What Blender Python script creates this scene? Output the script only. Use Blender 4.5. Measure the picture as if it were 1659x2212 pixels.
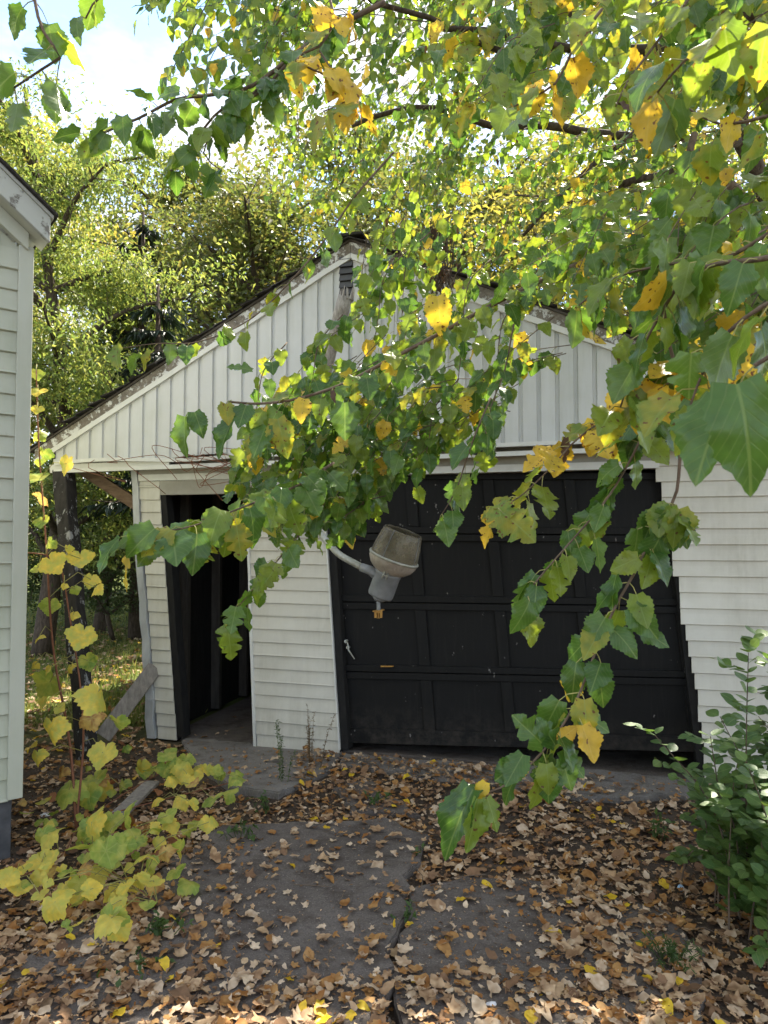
import bpy, bmesh, math, random
import numpy as np
from mathutils import Vector, Matrix

for o in list(bpy.data.objects):
    bpy.data.objects.remove(o)
SC = bpy.context.scene
COL = SC.collection
RAD = math.radians

# ------------------------------------------------------------------ camera, sky, sun, exposure
EYE = Vector((0, 0, 1.65))
F, CX, CY = 1536.0, 829.5, 1106.0            # focal length and centre in a 1659 x 2212 survey grid
PITCH = math.atan(64.3 / F)
cam_data = bpy.data.cameras.new('camera')
cam = bpy.data.objects.new('camera', cam_data)
COL.objects.link(cam)
cam.location = EYE
cam.rotation_euler = (RAD(90) + PITCH, 0, 0)
cam_data.sensor_fit = 'VERTICAL'
cam_data.sensor_height = 34.6
cam_data.sensor_width = 34.6
cam_data.lens = F / 2212 * 34.6
cam_data.clip_start = 0.05
cam_data.clip_end = 900
cam_data.dof.use_dof = True
cam_data.dof.focus_distance = 2.9
cam_data.dof.aperture_fstop = 9.0
SC.camera = cam

SUN_EL, SUN_AZ = RAD(50), RAD(28)            # azimuth from +Y towards +X: behind the garage, to the right
world = bpy.data.worlds.new('World')
SC.world = world
world.use_nodes = True
wn, wl = world.node_tree.nodes, world.node_tree.links
wn.clear()
w_out = wn.new('ShaderNodeOutputWorld')
w_bg = wn.new('ShaderNodeBackground')
w_bg.inputs['Strength'].default_value = 0.12
sky = wn.new('ShaderNodeTexSky')
sky.sky_type = 'NISHITA'
sky.sun_disc = False
sky.sun_elevation = SUN_EL
sky.sun_rotation = SUN_AZ
sky.altitude = 1200
sky.air_density = 1.0
sky.dust_density = 0.1
tc = wn.new('ShaderNodeTexCoord')
mp = wn.new('ShaderNodeMapping')
mp.inputs['Scale'].default_value = (1.6, 1.6, 3.4)
mp.inputs['Location'].default_value = (0.35, 0.2, 0.1)
cn = wn.new('ShaderNodeTexNoise')
cn.inputs['Scale'].default_value = 2.2
cn.inputs['Detail'].default_value = 9
cn.inputs['Roughness'].default_value = 0.6
cr = wn.new('ShaderNodeValToRGB')
cr.color_ramp.elements[0].position = 0.36
cr.color_ramp.elements[0].color = (0, 0, 0, 1)
cr.color_ramp.elements[1].position = 0.58
cr.color_ramp.elements[1].color = (1, 1, 1, 1)
cm = wn.new('ShaderNodeMix')
cm.data_type = 'RGBA'
cm.inputs[7].default_value = (2.5, 2.45, 2.4, 1)
wl.new(tc.outputs['Generated'], mp.inputs['Vector'])
wl.new(mp.outputs['Vector'], cn.inputs['Vector'])
wl.new(cn.outputs['Fac'], cr.inputs['Fac'])
wl.new(cr.outputs['Color'], cm.inputs[0])
wl.new(sky.outputs['Color'], cm.inputs[6])
wl.new(cm.outputs[2], w_bg.inputs['Color'])
wl.new(w_bg.outputs['Background'], w_out.inputs['Surface'])

sun_data = bpy.data.lights.new('sun', 'SUN')
sun_data.energy = 3.6
sun_data.angle = RAD(0.53)
sun_data.color = (1.0, 0.93, 0.80)
sun = bpy.data.objects.new('sun', sun_data)
COL.objects.link(sun)
to_sun = Vector((math.sin(SUN_AZ) * math.cos(SUN_EL), math.cos(SUN_AZ) * math.cos(SUN_EL), math.sin(SUN_EL)))
sun.rotation_euler = to_sun.to_track_quat('Z', 'Y').to_euler()
sun.location = to_sun * 40

SC.view_settings.view_transform = 'Standard'
SC.view_settings.look = 'None'
SC.view_settings.exposure = 2.35
SC.view_settings.gamma = 1.0
SC.view_settings.use_curve_mapping = False
SC.render.engine = 'CYCLES'
SC.cycles.max_bounces = 5
SC.cycles.diffuse_bounces = 3
SC.cycles.glossy_bounces = 2
SC.cycles.transmission_bounces = 4
SC.cycles.use_adaptive_sampling = True
SC.cycles.adaptive_threshold = 0.025
SC.cycles.transparent_max_bounces = 8
SC.cycles.caustics_reflective = False
SC.cycles.caustics_refractive = False
SC.cycles.sample_clamp_indirect = 6.0
SC.cycles.use_denoising = True
SC.cycles.denoiser = 'OPENIMAGEDENOISE'
SC.cycles.denoising_input_passes = 'RGB_ALBEDO_NORMAL'

# ------------------------------------------------------------------ survey helpers
cp, sp = math.cos(PITCH), math.sin(PITCH)
def ray(x, y):
    dx, dy = (x - CX) / F, (CY - y) / F
    return Vector((dx, cp - dy * sp, sp + dy * cp))
def at(x, y, Y):
    d = ray(x, y)
    return EYE + d * (Y / d.y)
def ground_at(x, y, z=0.0):
    d = ray(x, y)
    return EYE + d * ((z - EYE.z) / d.z)
def project(p):
    v = Vector(p) - EYE
    zc = v.y * cp + v.z * sp
    if zc < 0.05:
        return None
    return CX + F * v.x / zc, CY - F * (-v.y * sp + v.z * cp) / zc, zc
TH = RAD(15)
P0 = Vector((-0.35, 5.6, 0))
NRM = Vector((-math.sin(TH), -math.cos(TH), 0))
EAX = Vector((math.cos(TH), -math.sin(TH), 0))
def W(x, y, off=0.0):
    d = ray(x, y)
    p = EYE + d * ((P0 + NRM * off - EYE).dot(NRM) / d.dot(NRM))
    return (p - P0).dot(EAX), p.z
def wall_to_world(s, z, off=0.0):
    return P0 + EAX * s + NRM * off + Vector((0, 0, z))

# ------------------------------------------------------------------ object helpers
def tag(o, label=None, cat=None, group=None, kind=None):
    if label: o['label'] = label
    if cat: o['category'] = cat
    if group: o['group'] = group
    if kind: o['kind'] = kind
    return o
def empty(name, loc=(0, 0, 0), rz=0.0):
    o = bpy.data.objects.new(name, None)
    COL.objects.link(o)
    o.location = loc
    o.rotation_euler = (0, 0, rz)
    o.empty_display_size = 0.2
    return o
class MB:
    """collects vertices and faces, links them as one mesh object"""
    def __init__(self):
        self.v, self.f, self.m = [], [], []
    def add(self, vs, fs, mi=0):
        b = len(self.v)
        self.v += [tuple(p) for p in vs]
        self.f += [tuple(i + b for i in f) for f in fs]
        self.m += [mi] * len(fs)
    def hexa(self, c, mi=0):
        """c: 8 corners, first four front ring, last four back ring"""
        self.add(c, [(0, 1, 2, 3), (7, 6, 5, 4), (0, 4, 5, 1), (1, 5, 6, 2), (2, 6, 7, 3), (3, 7, 4, 0)], mi)
    def box(self, x0, x1, y0, y1, z0, z1, mi=0):
        self.hexa([(x0, y0, z1), (x1, y0, z1), (x1, y0, z0), (x0, y0, z0), (x0, y1, z1), (x1, y1, z1), (x1, y1, z0), (x0, y1, z0)], mi)
    def bar(self, a, b, w, h, up=(0, 0, 1), mi=0):
        a, b = Vector(a), Vector(b)
        t = (b - a).normalized()
        s = t.cross(Vector(up)).normalized()
        u = s.cross(t)
        c = []
        for p in (a, b):
            c += [p - s * w / 2 + u * h / 2, p + s * w / 2 + u * h / 2, p + s * w / 2 - u * h / 2, p - s * w / 2 - u * h / 2]
        self.hexa(c, mi)
    def tube(self, pts, rad, sides=6, mi=0, cap=True):
        pts = [Vector(p) for p in pts]
        n = len(pts)
        ref = Vector((0.13, 0.21, 0.97))
        rings = []
        for i in range(n):
            t = (pts[min(i + 1, n - 1)] - pts[max(i - 1, 0)])
            if t.length < 1e-6: t = Vector((0, 0, 1))
            t.normalize()
            a = t.cross(ref)
            if a.length < 0.05: a = t.cross(Vector((1, 0, 0)))
            a.normalize()
            b = t.cross(a)
            r = rad[i] if isinstance(rad, (list, tuple)) else rad
            rings.append([pts[i] + (a * math.cos(2 * math.pi * k / sides) + b * math.sin(2 * math.pi * k / sides)) * r for k in range(sides)])
        vs = [p for rg in rings for p in rg]
        fs = []
        for i in range(n - 1):
            for k in range(sides):
                k2 = (k + 1) % sides
                fs.append((i * sides + k, i * sides + k2, (i + 1) * sides + k2, (i + 1) * sides + k))
        if cap and sides > 2:
            fs.append(tuple(range(sides - 1, -1, -1)))
            fs.append(tuple((n - 1) * sides + k for k in range(sides)))
        self.add(vs, fs, mi)
    def lathe(self, prof, mat, seg=32, mi=0):
        """prof: (r, h) list, about local z, transformed by mat"""
        vs, fs = [], []
        for r, h in prof:
            for k in range(seg):
                a = 2 * math.pi * k / seg
                rr = r(a) if callable(r) else r
                vs.append(mat @ Vector((rr * math.cos(a), rr * math.sin(a), h)))
        for i in range(len(prof) - 1):
            for k in range(seg):
                k2 = (k + 1) % seg
                fs.append((i * seg + k, i * seg + k2, (i + 1) * seg + k2, (i + 1) * seg + k))
        self.add(vs, fs, mi)
    def build(self, name, mats, parent=None, smooth=False, bevel=0.0):
        me = bpy.data.meshes.new(name)
        me.from_pydata(self.v, [], self.f)
        for m in (mats if isinstance(mats, (list, tuple)) else [mats]):
            me.materials.append(m)
        if any(self.m):
            me.polygons.foreach_set('material_index', self.m)
        me.update()
        bm = bmesh.new(); bm.from_mesh(me)
        bmesh.ops.recalc_face_normals(bm, faces=bm.faces)
        if bevel:
            bmesh.ops.bevel(bm, geom=bm.edges[:], offset=bevel, segments=1, affect='EDGES', clamp_overlap=True)
        bm.to_mesh(me); bm.free()
        if smooth:
            me.polygons.foreach_set('use_smooth', [True] * len(me.polygons))
        o = bpy.data.objects.new(name, me)
        COL.objects.link(o)
        o.parent = parent
        return o
def spline(pts, step=0.05):
    """Catmull-Rom through 3-D points, sampled about every step metres"""
    P = [Vector(p) for p in pts]
    P = [P[0] * 2 - P[1]] + P + [P[-1] * 2 - P[-2]]
    out = []
    for i in range(1, len(P) - 2):
        a, b, c, d = P[i - 1], P[i], P[i + 1], P[i + 2]
        n = max(1, int((c - b).length / step))
        for k in range(n):
            t = k / n
            out.append(0.5 * ((2 * b) + (c - a) * t + (2 * a - 5 * b + 4 * c - d) * t * t + (3 * b - a - 3 * c + d) * t ** 3))
    out.append(P[-2])
    return out

# ------------------------------------------------------------------ materials
def new_mat(name):
    m = bpy.data.materials.new(name)
    m.use_nodes = True
    nt = m.node_tree
    nt.nodes.clear()
    out = nt.nodes.new('ShaderNodeOutputMaterial')
    return m, nt.nodes, nt.links, out
def N(nodes, t, **kw):
    n = nodes.new(t)
    for k, v in kw.items():
        if k in n.inputs.keys(): n.inputs[k].default_value = v
        else: setattr(n, k, v)
    return n
def noise(nodes, links, scale, detail=5, rough=0.55, vec=None, stretch=None):
    n = N(nodes, 'ShaderNodeTexNoise', Scale=scale, Detail=detail, Roughness=rough)
    if vec is None:
        t = nodes.new('ShaderNodeTexCoord'); vec = t.outputs['Object']
    if stretch:
        mpn = nodes.new('ShaderNodeMapping'); mpn.inputs['Scale'].default_value = stretch
        links.new(vec, mpn.inputs['Vector']); vec = mpn.outputs['Vector']
    links.new(vec, n.inputs['Vector'])
    return n.outputs['Fac']
def ramp(nodes, links, fac, stops):
    r = nodes.new('ShaderNodeValToRGB')
    e = r.color_ramp.elements
    while len(e) < len(stops): e.new(0.5)
    for i, (p, c) in enumerate(stops):
        e[i].position = p
        e[i].color = (*c, 1) if isinstance(c, tuple) else (c, c, c, 1)
    links.new(fac, r.inputs['Fac'])
    return r.outputs['Color']
def mixc(nodes, links, fac, a, b, mode='MIX'):
    m = nodes.new('ShaderNodeMix'); m.data_type = 'RGBA'; m.blend_type = mode
    for v, i in ((fac, 0), (a, 6), (b, 7)):
        if hasattr(v, 'links'): links.new(v, m.inputs[i])
        elif isinstance(v, tuple): m.inputs[i].default_value = (*v, 1)
        else: m.inputs[i].default_value = v
    return m.outputs[2]
def math_n(nodes, links, op, a, b=None, c=None):
    n = nodes.new('ShaderNodeMath'); n.operation = op
    for i, v in enumerate((a, b, c)):
        if v is None: continue
        if hasattr(v, 'links'): links.new(v, n.inputs[i])
        else: n.inputs[i].default_value = v
    return n.outputs[0]
def bump(nodes, links, h, strength=0.3, dist=0.01):
    b = N(nodes, 'ShaderNodeBump', Strength=strength, Distance=dist)
    links.new(h, b.inputs['Height'])
    return b.outputs['Normal']
def finish(nodes, links, out, col, rough=0.6, normal=None, spec=0.5, metallic=0.0):
    p = N(nodes, 'ShaderNodeBsdfPrincipled', Metallic=metallic)
    p.inputs['Specular IOR Level'].default_value = spec
    if hasattr(col, 'links'): links.new(col, p.inputs['Base Color'])
    else: p.inputs['Base Color'].default_value = (*col, 1)
    if hasattr(rough, 'links'): links.new(rough, p.inputs['Roughness'])
    else: p.inputs['Roughness'].default_value = rough
    if normal is not None: links.new(normal, p.inputs['Normal'])
    links.new(p.outputs[0], out.inputs['Surface'])
    return p
def obj_rand(nodes):
    return nodes.new('ShaderNodeObjectInfo').outputs['Random']

def vinyl(name, base, dirt, amount, streak=1.0, rough=0.5):
    m, n, l, out = new_mat(name)
    geo = n.new('ShaderNodeNewGeometry')
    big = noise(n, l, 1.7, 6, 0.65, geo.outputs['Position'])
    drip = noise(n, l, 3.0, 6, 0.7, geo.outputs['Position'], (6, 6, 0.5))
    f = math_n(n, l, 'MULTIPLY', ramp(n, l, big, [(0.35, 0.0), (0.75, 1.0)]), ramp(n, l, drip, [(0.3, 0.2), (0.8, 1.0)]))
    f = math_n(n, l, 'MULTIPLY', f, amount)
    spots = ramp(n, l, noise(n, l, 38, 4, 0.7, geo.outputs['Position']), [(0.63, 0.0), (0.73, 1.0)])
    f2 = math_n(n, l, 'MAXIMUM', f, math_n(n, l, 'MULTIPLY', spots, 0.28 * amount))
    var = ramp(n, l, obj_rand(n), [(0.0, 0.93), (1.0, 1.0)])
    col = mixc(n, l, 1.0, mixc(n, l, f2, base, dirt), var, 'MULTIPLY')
    nm = bump(n, l, noise(n, l, 60, 3, 0.6, geo.outputs['Position'], (0.2, 0.2, 1.0)), 0.08, 0.004)
    finish(n, l, out, col, rough, nm, 0.4)
    return m
def wood(name, c_dark, c_light, paint=None, cover=0.5, grain=(1, 1, 14), scale=5.0, rough=0.85):
    m, n, l, out = new_mat(name)
    g = noise(n, l, scale, 8, 0.7, None, grain)
    col = ramp(n, l, g, [(0.3, c_dark), (0.7, c_light)])
    h = g
    if paint:
        pk = noise(n, l, scale * 1.6, 8, 0.72, None, tuple(0.25 * a + 0.75 for a in grain))
        mask = ramp(n, l, pk, [(cover - 0.02, 0.0), (cover + 0.02, 1.0)])
        col = mixc(n, l, mask, col, paint)
        h = math_n(n, l, 'ADD', math_n(n, l, 'MULTIPLY', g, 0.5), mask)
    finish(n, l, out, col, rough, bump(n, l, h, 0.6, 0.006), 0.3)
    return m
def simple(name, a, b, scale=8, rough=0.7, bs=0.3, bd=0.005, spec=0.4, metallic=0.0, stretch=None, lo=0.3, hi=0.7):
    m, n, l, out = new_mat(name)
    f = noise(n, l, scale, 7, 0.65, None, stretch)
    finish(n, l, out, ramp(n, l, f, [(lo, a), (hi, b)]), rough, bump(n, l, f, bs, bd), spec, metallic)
    return m

M = {}
M['vinyl'] = vinyl('vinyl_white', (0.61, 0.59, 0.52), (0.29, 0.265, 0.195), 0.9)  # dirt, strengthened to stand in partly for leaf shade on the right wall
M['vinyl_gable'] = vinyl('vinyl_gable', (0.60, 0.605, 0.60), (0.33, 0.345, 0.275), 0.75)
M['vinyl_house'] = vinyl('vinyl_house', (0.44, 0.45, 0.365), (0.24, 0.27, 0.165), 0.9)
M['trim'] = vinyl('trim_white', (0.68, 0.68, 0.65), (0.34, 0.34, 0.29), 0.6, rough=0.42)
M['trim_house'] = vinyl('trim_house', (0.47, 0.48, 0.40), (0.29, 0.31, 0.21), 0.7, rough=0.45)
M['alu'] = simple('bent_aluminium', (0.30, 0.31, 0.32), (0.50, 0.51, 0.51), 9, 0.45, 0.5, 0.01, 0.5, 0.0, (1, 1, 0.3))
M['fascia'] = wood('peeling_fascia', (0.10, 0.085, 0.07), (0.27, 0.24, 0.20), (0.60, 0.60, 0.58), 0.53, (12, 1, 12), 2.6)
M['fascia_house'] = wood('house_fascia', (0.16, 0.15, 0.13), (0.30, 0.28, 0.24), (0.42, 0.43, 0.39), 0.42, (2, 2, 2), 3.0)
M['post'] = wood('charred_post', (0.012, 0.011, 0.010), (0.045, 0.040, 0.036), (0.30, 0.30, 0.30), 0.585, (5, 5, 1.2), 4.0)
M['brace'] = wood('brown_board', (0.09, 0.055, 0.035), (0.22, 0.15, 0.10), None, 0.5, (1.5, 8, 8), 5.0)
M['plank'] = wood('grey_board', (0.13, 0.115, 0.10), (0.30, 0.27, 0.24), None, 0.5, (9, 9, 1.5), 4.0)
M['pole'] = wood('weathered_pole', (0.16, 0.14, 0.12), (0.46, 0.43, 0.39), None, 0.5, (16, 16, 0.9), 4.0, 0.9)
M['inside'] = wood('dimmed_interior_wood', (0.006, 0.005, 0.0045), (0.022, 0.020, 0.018), None, 0.5, (6, 6, 1), 4.0)  # near-black so the colour carries the gloom of the unlit interior
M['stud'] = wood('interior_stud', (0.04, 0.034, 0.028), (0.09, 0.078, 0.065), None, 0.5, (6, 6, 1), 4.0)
M['jamb'] = wood('black_jamb', (0.006, 0.006, 0.006), (0.018, 0.017, 0.016), (0.25, 0.25, 0.25), 0.70, (6, 6, 1.5), 5.0)
M['shingle'] = simple('asphalt_shingle', (0.015, 0.014, 0.014), (0.055, 0.05, 0.046), 40, 0.95, 0.8, 0.006, 0.2)
M['soffit'] = simple('soffit', (0.27, 0.255, 0.215), (0.38, 0.365, 0.32), 4, 0.7, 0.2)  # darkened tone puts the shade under the overhang into the header colour
M['rubber'] = simple('tar_paper', (0.008, 0.008, 0.008), (0.02, 0.02, 0.02), 9, 0.8)
M['grey_metal'] = simple('grey_cast_metal', (0.17, 0.18, 0.19), (0.27, 0.28, 0.29), 14, 0.55, 0.25, 0.003, 0.5, 0.3)
M['galv'] = simple('galvanised_pipe', (0.22, 0.22, 0.18), (0.50, 0.51, 0.46), 22, 0.5, 0.3, 0.003, 0.5, 0.3)
M['reflector'] = simple('old_reflector', (0.36, 0.31, 0.26), (0.58, 0.53, 0.46), 12, 0.4, 0.2, 0.003, 0.5, 0.35)
M['brass'] = simple('rusty_brass', (0.22, 0.10, 0.02), (0.55, 0.30, 0.06), 25, 0.5, 0.3, 0.002, 0.5, 0.3)
M['bark'] = simple('bark', (0.035, 0.027, 0.021), (0.13, 0.10, 0.075), 14, 0.95, 0.9, 0.02, 0.2, 0, (3, 3, 0.7))
M['bark_lit'] = simple('mulberry_bark', (0.075, 0.052, 0.036), (0.20, 0.145, 0.10), 16, 0.9, 0.8, 0.012, 0.2, 0, (2.5, 2.5, 0.8))  # lighter copy of the bark, a lit look put into the colour
M['twig'] = simple('twig', (0.07, 0.05, 0.035), (0.18, 0.13, 0.09), 30, 0.8, 0.4, 0.002, 0.3)
M['petiole'] = simple('petiole', (0.20, 0.20, 0.05), (0.34, 0.30, 0.09), 30, 0.6, 0.1, 0.002, 0.4)
M['redtwig'] = simple('red_twig', (0.14, 0.055, 0.03), (0.26, 0.11, 0.06), 30, 0.7, 0.2, 0.002, 0.3)
M['foundation'] = simple('foundation_block', (0.045, 0.047, 0.052), (0.11, 0.11, 0.115), 7, 0.9, 0.5, 0.01, 0.3)
M['blue_plastic'] = simple('pale_blue_plastic', (0.30, 0.48, 0.66), (0.42, 0.60, 0.75), 20, 0.4)
M['white_scrap'] = simple('white_scrap', (0.60, 0.60, 0.62), (0.80, 0.80, 0.80), 20, 0.6)

def concrete(name, a, b, stain):
    m, n, l, out = new_mat(name)
    geo = n.new('ShaderNodeNewGeometry'); P = geo.outputs['Position']
    col = ramp(n, l, noise(n, l, 2.2, 8, 0.68, P), [(0.3, a), (0.72, b)])
    col = mixc(n, l, ramp(n, l, noise(n, l, 5.5, 7, 0.7, P), [(0.5, 0.0), (0.66, 0.8)]), col, stain)
    grit = noise(n, l, 120, 4, 0.75, P)
    col = mixc(n, l, 0.75, col, ramp(n, l, grit, [(0.3, 0.45), (0.7, 1.25)]), 'MULTIPLY')
    col = mixc(n, l, ramp(n, l, noise(n, l, 95, 2, 0.5, P), [(0.66, 0.0), (0.70, 0.7)]), col, (0.30, 0.27, 0.24))
    h = math_n(n, l, 'ADD', math_n(n, l, 'MULTIPLY', grit, 0.25), noise(n, l, 14, 6, 0.7, P))
    finish(n, l, out, col, 0.92, bump(n, l, h, 0.7, 0.012), 0.2)
    return m
M['concrete'] = concrete('driveway_concrete', (0.105, 0.088, 0.076), (0.185, 0.160, 0.140), (0.070, 0.054, 0.043))
M['concrete_pale'] = concrete('apron_concrete', (0.16, 0.145, 0.13), (0.27, 0.25, 0.225), (0.10, 0.085, 0.07))

def black_door():
    m, n, l, out = new_mat('black_door_paint')
    geo = n.new('ShaderNodeNewGeometry'); P = geo.outputs['Position']
    dust = noise(n, l, 3.5, 8, 0.72, P)
    col = ramp(n, l, dust, [(0.35, (0.003, 0.003, 0.0032)), (0.8, (0.010, 0.0098, 0.0095))])
    streak = ramp(n, l, noise(n, l, 9, 6, 0.7, P, (5, 5, 0.35)), [(0.52, 0.0), (0.8, 0.5)])
    col = mixc(n, l, streak, col, (0.022, 0.020, 0.018))
    sz = n.new('ShaderNodeSeparateXYZ'); l.new(P, sz.inputs[0])
    splash = math_n(n, l, 'MULTIPLY', ramp(n, l, sz.outputs['Z'], [(0.02, 1.0), (0.42, 0.0)]), ramp(n, l, noise(n, l, 12, 6, 0.75, P), [(0.42, 0.0), (0.7, 0.7)]))
    col = mixc(n, l, splash, col, (0.075, 0.062, 0.050))
    chips = ramp(n, l, noise(n, l, 26, 2, 0.6, P, (1, 1, 0.6)), [(0.725, 0.0), (0.745, 1.0)])
    col = mixc(n, l, chips, col, (0.16, 0.15, 0.14))
    finish(n, l, out, col, ramp(n, l, dust, [(0.3, 0.5), (0.7, 0.8)]), bump(n, l, noise(n, l, 22, 6, 0.6, P), 0.25, 0.004), 0.22)
    return m
M['door'] = black_door()

def ground_mat():
    m, n, l, out = new_mat('soil_and_lawn')
    geo = n.new('ShaderNodeNewGeometry'); P = geo.outputs['Position']
    soil = ramp(n, l, noise(n, l, 7, 9, 0.72, P), [(0.3, (0.050, 0.038, 0.029)), (0.7, (0.125, 0.096, 0.073))])
    soil = mixc(n, l, ramp(n, l, noise(n, l, 55, 4, 0.7, P), [(0.58, 0.0), (0.68, 0.7)]), soil, (0.16, 0.11, 0.07))
    turf = ramp(n, l, noise(n, l, 2.3, 8, 0.7, P), [(0.3, (0.07, 0.095, 0.026)), (0.55, (0.12, 0.145, 0.042)), (0.75, (0.22, 0.18, 0.085))])
    sep = n.new('ShaderNodeSeparateXYZ'); l.new(P, sep.inputs[0])
    k = math_n(n, l, 'ADD', sep.outputs['Y'], math_n(n, l, 'MULTIPLY', noise(n, l, 0.9, 5, 0.6, P), 3.0))
    far = ramp(n, l, math_n(n, l, 'MULTIPLY', math_n(n, l, 'SUBTRACT', k, 6.9), 0.6), [(0.0, 0.0), (1.0, 1.0)])
    col = mixc(n, l, far, soil, turf)
    h = math_n(n, l, 'ADD', noise(n, l, 9, 8, 0.7, P), math_n(n, l, 'MULTIPLY', noise(n, l, 60, 4, 0.7, P), 0.4))
    finish(n, l, out, col, 0.97, bump(n, l, h, 0.9, 0.04), 0.1)
    return m
M['ground'] = ground_mat()

def leaf_mat(name, cols, trans=0.4, rough=0.38, veins=True, spots=None, spot_at=0.66, under=None, tcol=None, mottle=None, spec=0.45, vein_col=None, plain=False):
    """two-sided leaf: waxy upper side, paler under side, light shining through"""
    m, n, l, out = new_mat(name)
    geo = n.new('ShaderNodeNewGeometry')
    rnd = math_n(n, l, 'FRACT', math_n(n, l, 'ADD', obj_rand(n), geo.outputs['Random Per Island']))
    k = len(cols)
    col = ramp(n, l, rnd, [((i / (k - 1)) if k > 1 else 0.0, c) for i, c in enumerate(cols)])
    P = geo.outputs['Position']
    if not plain:
        blot = noise(n, l, 34, 2, 0.6, P)
        col = mixc(n, l, 1.0, col, ramp(n, l, blot, [(0.25, 0.78), (0.75, 1.12)]), 'MULTIPLY')
    if mottle:
        col = mixc(n, l, ramp(n, l, noise(n, l, 16, 2, 0.65, P), [(0.42, 0.0), (0.62, 1.0)]), col, mottle)
    hgt = None
    if veins == 'radial':
        uv = n.new('ShaderNodeUVMap'); uv.uv_map = 'UVMap'
        sp_ = n.new('ShaderNodeSeparateXYZ'); l.new(uv.outputs[0], sp_.inputs[0])
        ux, uy = math_n(n, l, 'SUBTRACT', sp_.outputs[0], 0.5), math_n(n, l, 'SUBTRACT', sp_.outputs[1], 0.5)
        ang = math_n(n, l, 'ARCTAN2', ux, uy)
        rad_ = math_n(n, l, 'SQRT', math_n(n, l, 'ADD', math_n(n, l, 'MULTIPLY', ux, ux), math_n(n, l, 'MULTIPLY', uy, uy)))
        fr = math_n(n, l, 'ABSOLUTE', math_n(n, l, 'SUBTRACT', math_n(n, l, 'FRACT', math_n(n, l, 'ADD', math_n(n, l, 'MULTIPLY', ang, 1.1), 0.5)), 0.5))
        dist = math_n(n, l, 'MULTIPLY', fr, rad_)
        vn = ramp(n, l, dist, [(0.006, 1.0), (0.018, 0.0)])
        col = mixc(n, l, math_n(n, l, 'MULTIPLY', vn, 0.28), col, vein_col or (0.5, 0.5, 0.16))
        hgt = math_n(n, l, 'MULTIPLY', vn, -1.0)
    elif veins:
        uv = n.new('ShaderNodeUVMap'); uv.uv_map = 'UVMap'
        sp_ = n.new('ShaderNodeSeparateXYZ'); l.new(uv.outputs[0], sp_.inputs[0])
        ax = math_n(n, l, 'ABSOLUTE', math_n(n, l, 'SUBTRACT', sp_.outputs[0], 0.5))
        mid = ramp(n, l, ax, [(0.012, 1.0), (0.03, 0.0)])
        ph = math_n(n, l, 'FRACT', math_n(n, l, 'MULTIPLY', math_n(n, l, 'SUBTRACT', sp_.outputs[1], math_n(n, l, 'MULTIPLY', ax, 0.95)), 7.0))
        lat = ramp(n, l, math_n(n, l, 'ABSOLUTE', math_n(n, l, 'SUBTRACT', ph, 0.5)), [(0.02, 0.45), (0.09, 0.0)])
        vn = math_n(n, l, 'MAXIMUM', mid, lat)
        col = mixc(n, l, math_n(n, l, 'MULTIPLY', vn, 0.38), col, vein_col or (0.24, 0.32, 0.10))
        hgt = math_n(n, l, 'MULTIPLY', vn, -1.0)
    if spots:
        s = ramp(n, l, noise(n, l, 75, 1, 0.6, P), [(spot_at, 0.0), (spot_at + 0.035, 1.0)])
        col = mixc(n, l, s, col, spots)
    if under:
        front = mixc(n, l, geo.outputs['Backfacing'], col, mixc(n, l, 0.55, col, under))
    else:
        front = col
    p = N(n, 'ShaderNodeBsdfPrincipled', Roughness=rough)
    p.inputs['Specular IOR Level'].default_value = spec
    l.new(front, p.inputs['Base Color'])
    if not plain:
        h = math_n(n, l, 'ADD', math_n(n, l, 'MULTIPLY', blot, 0.8), math_n(n, l, 'MULTIPLY', hgt, 0.6)) if hgt is not None else blot
        l.new(bump(n, l, h, 0.35, 0.003), p.inputs['Normal'])
    t = n.new('ShaderNodeBsdfTranslucent')
    l.new(mixc(n, l, 1.0, col, tcol or (2.3, 2.1, 1.1), 'MULTIPLY'), t.inputs['Color'])
    mx = n.new('ShaderNodeMixShader'); mx.inputs[0].default_value = trans
    l.new(p.outputs[0], mx.inputs[1]); l.new(t.outputs[0], mx.inputs[2])
    l.new(mx.outputs[0], out.inputs['Surface'])
    return m
PALE = (0.22, 0.28, 0.12)
LM = {
 'green': leaf_mat('mulberry_green', [(0.048, 0.112, 0.022), (0.068, 0.145, 0.026), (0.098, 0.180, 0.030)], 0.40, 0.26, spec=0.5, under=PALE),
 'lime':  leaf_mat('mulberry_lime', [(0.115, 0.195, 0.022), (0.16, 0.23, 0.026), (0.21, 0.26, 0.028)], 0.46, 0.30, spec=0.5, mottle=(0.15, 0.215, 0.028), under=PALE, spots=(0.10, 0.06, 0.02), spot_at=0.70),
 'yellowgreen': leaf_mat('mulberry_yellow_green', [(0.24, 0.25, 0.03), (0.33, 0.29, 0.03)], 0.42, 0.42, spots=(0.13, 0.06, 0.015), spot_at=0.66, mottle=(0.13, 0.20, 0.03)),
 'yellow': leaf_mat('mulberry_yellow', [(0.62, 0.43, 0.03), (0.68, 0.50, 0.04), (0.60, 0.38, 0.03)], 0.40, 0.45, spots=(0.16, 0.06, 0.012), spot_at=0.655, tcol=(1.35, 1.25, 1.0), vein_col=(0.65, 0.48, 0.10)),
 'brown': leaf_mat('withered_brown', [(0.06, 0.035, 0.02), (0.11, 0.06, 0.03)], 0.15, 0.8, tcol=(1.3, 1.1, 0.8), veins=False),
}
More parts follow.
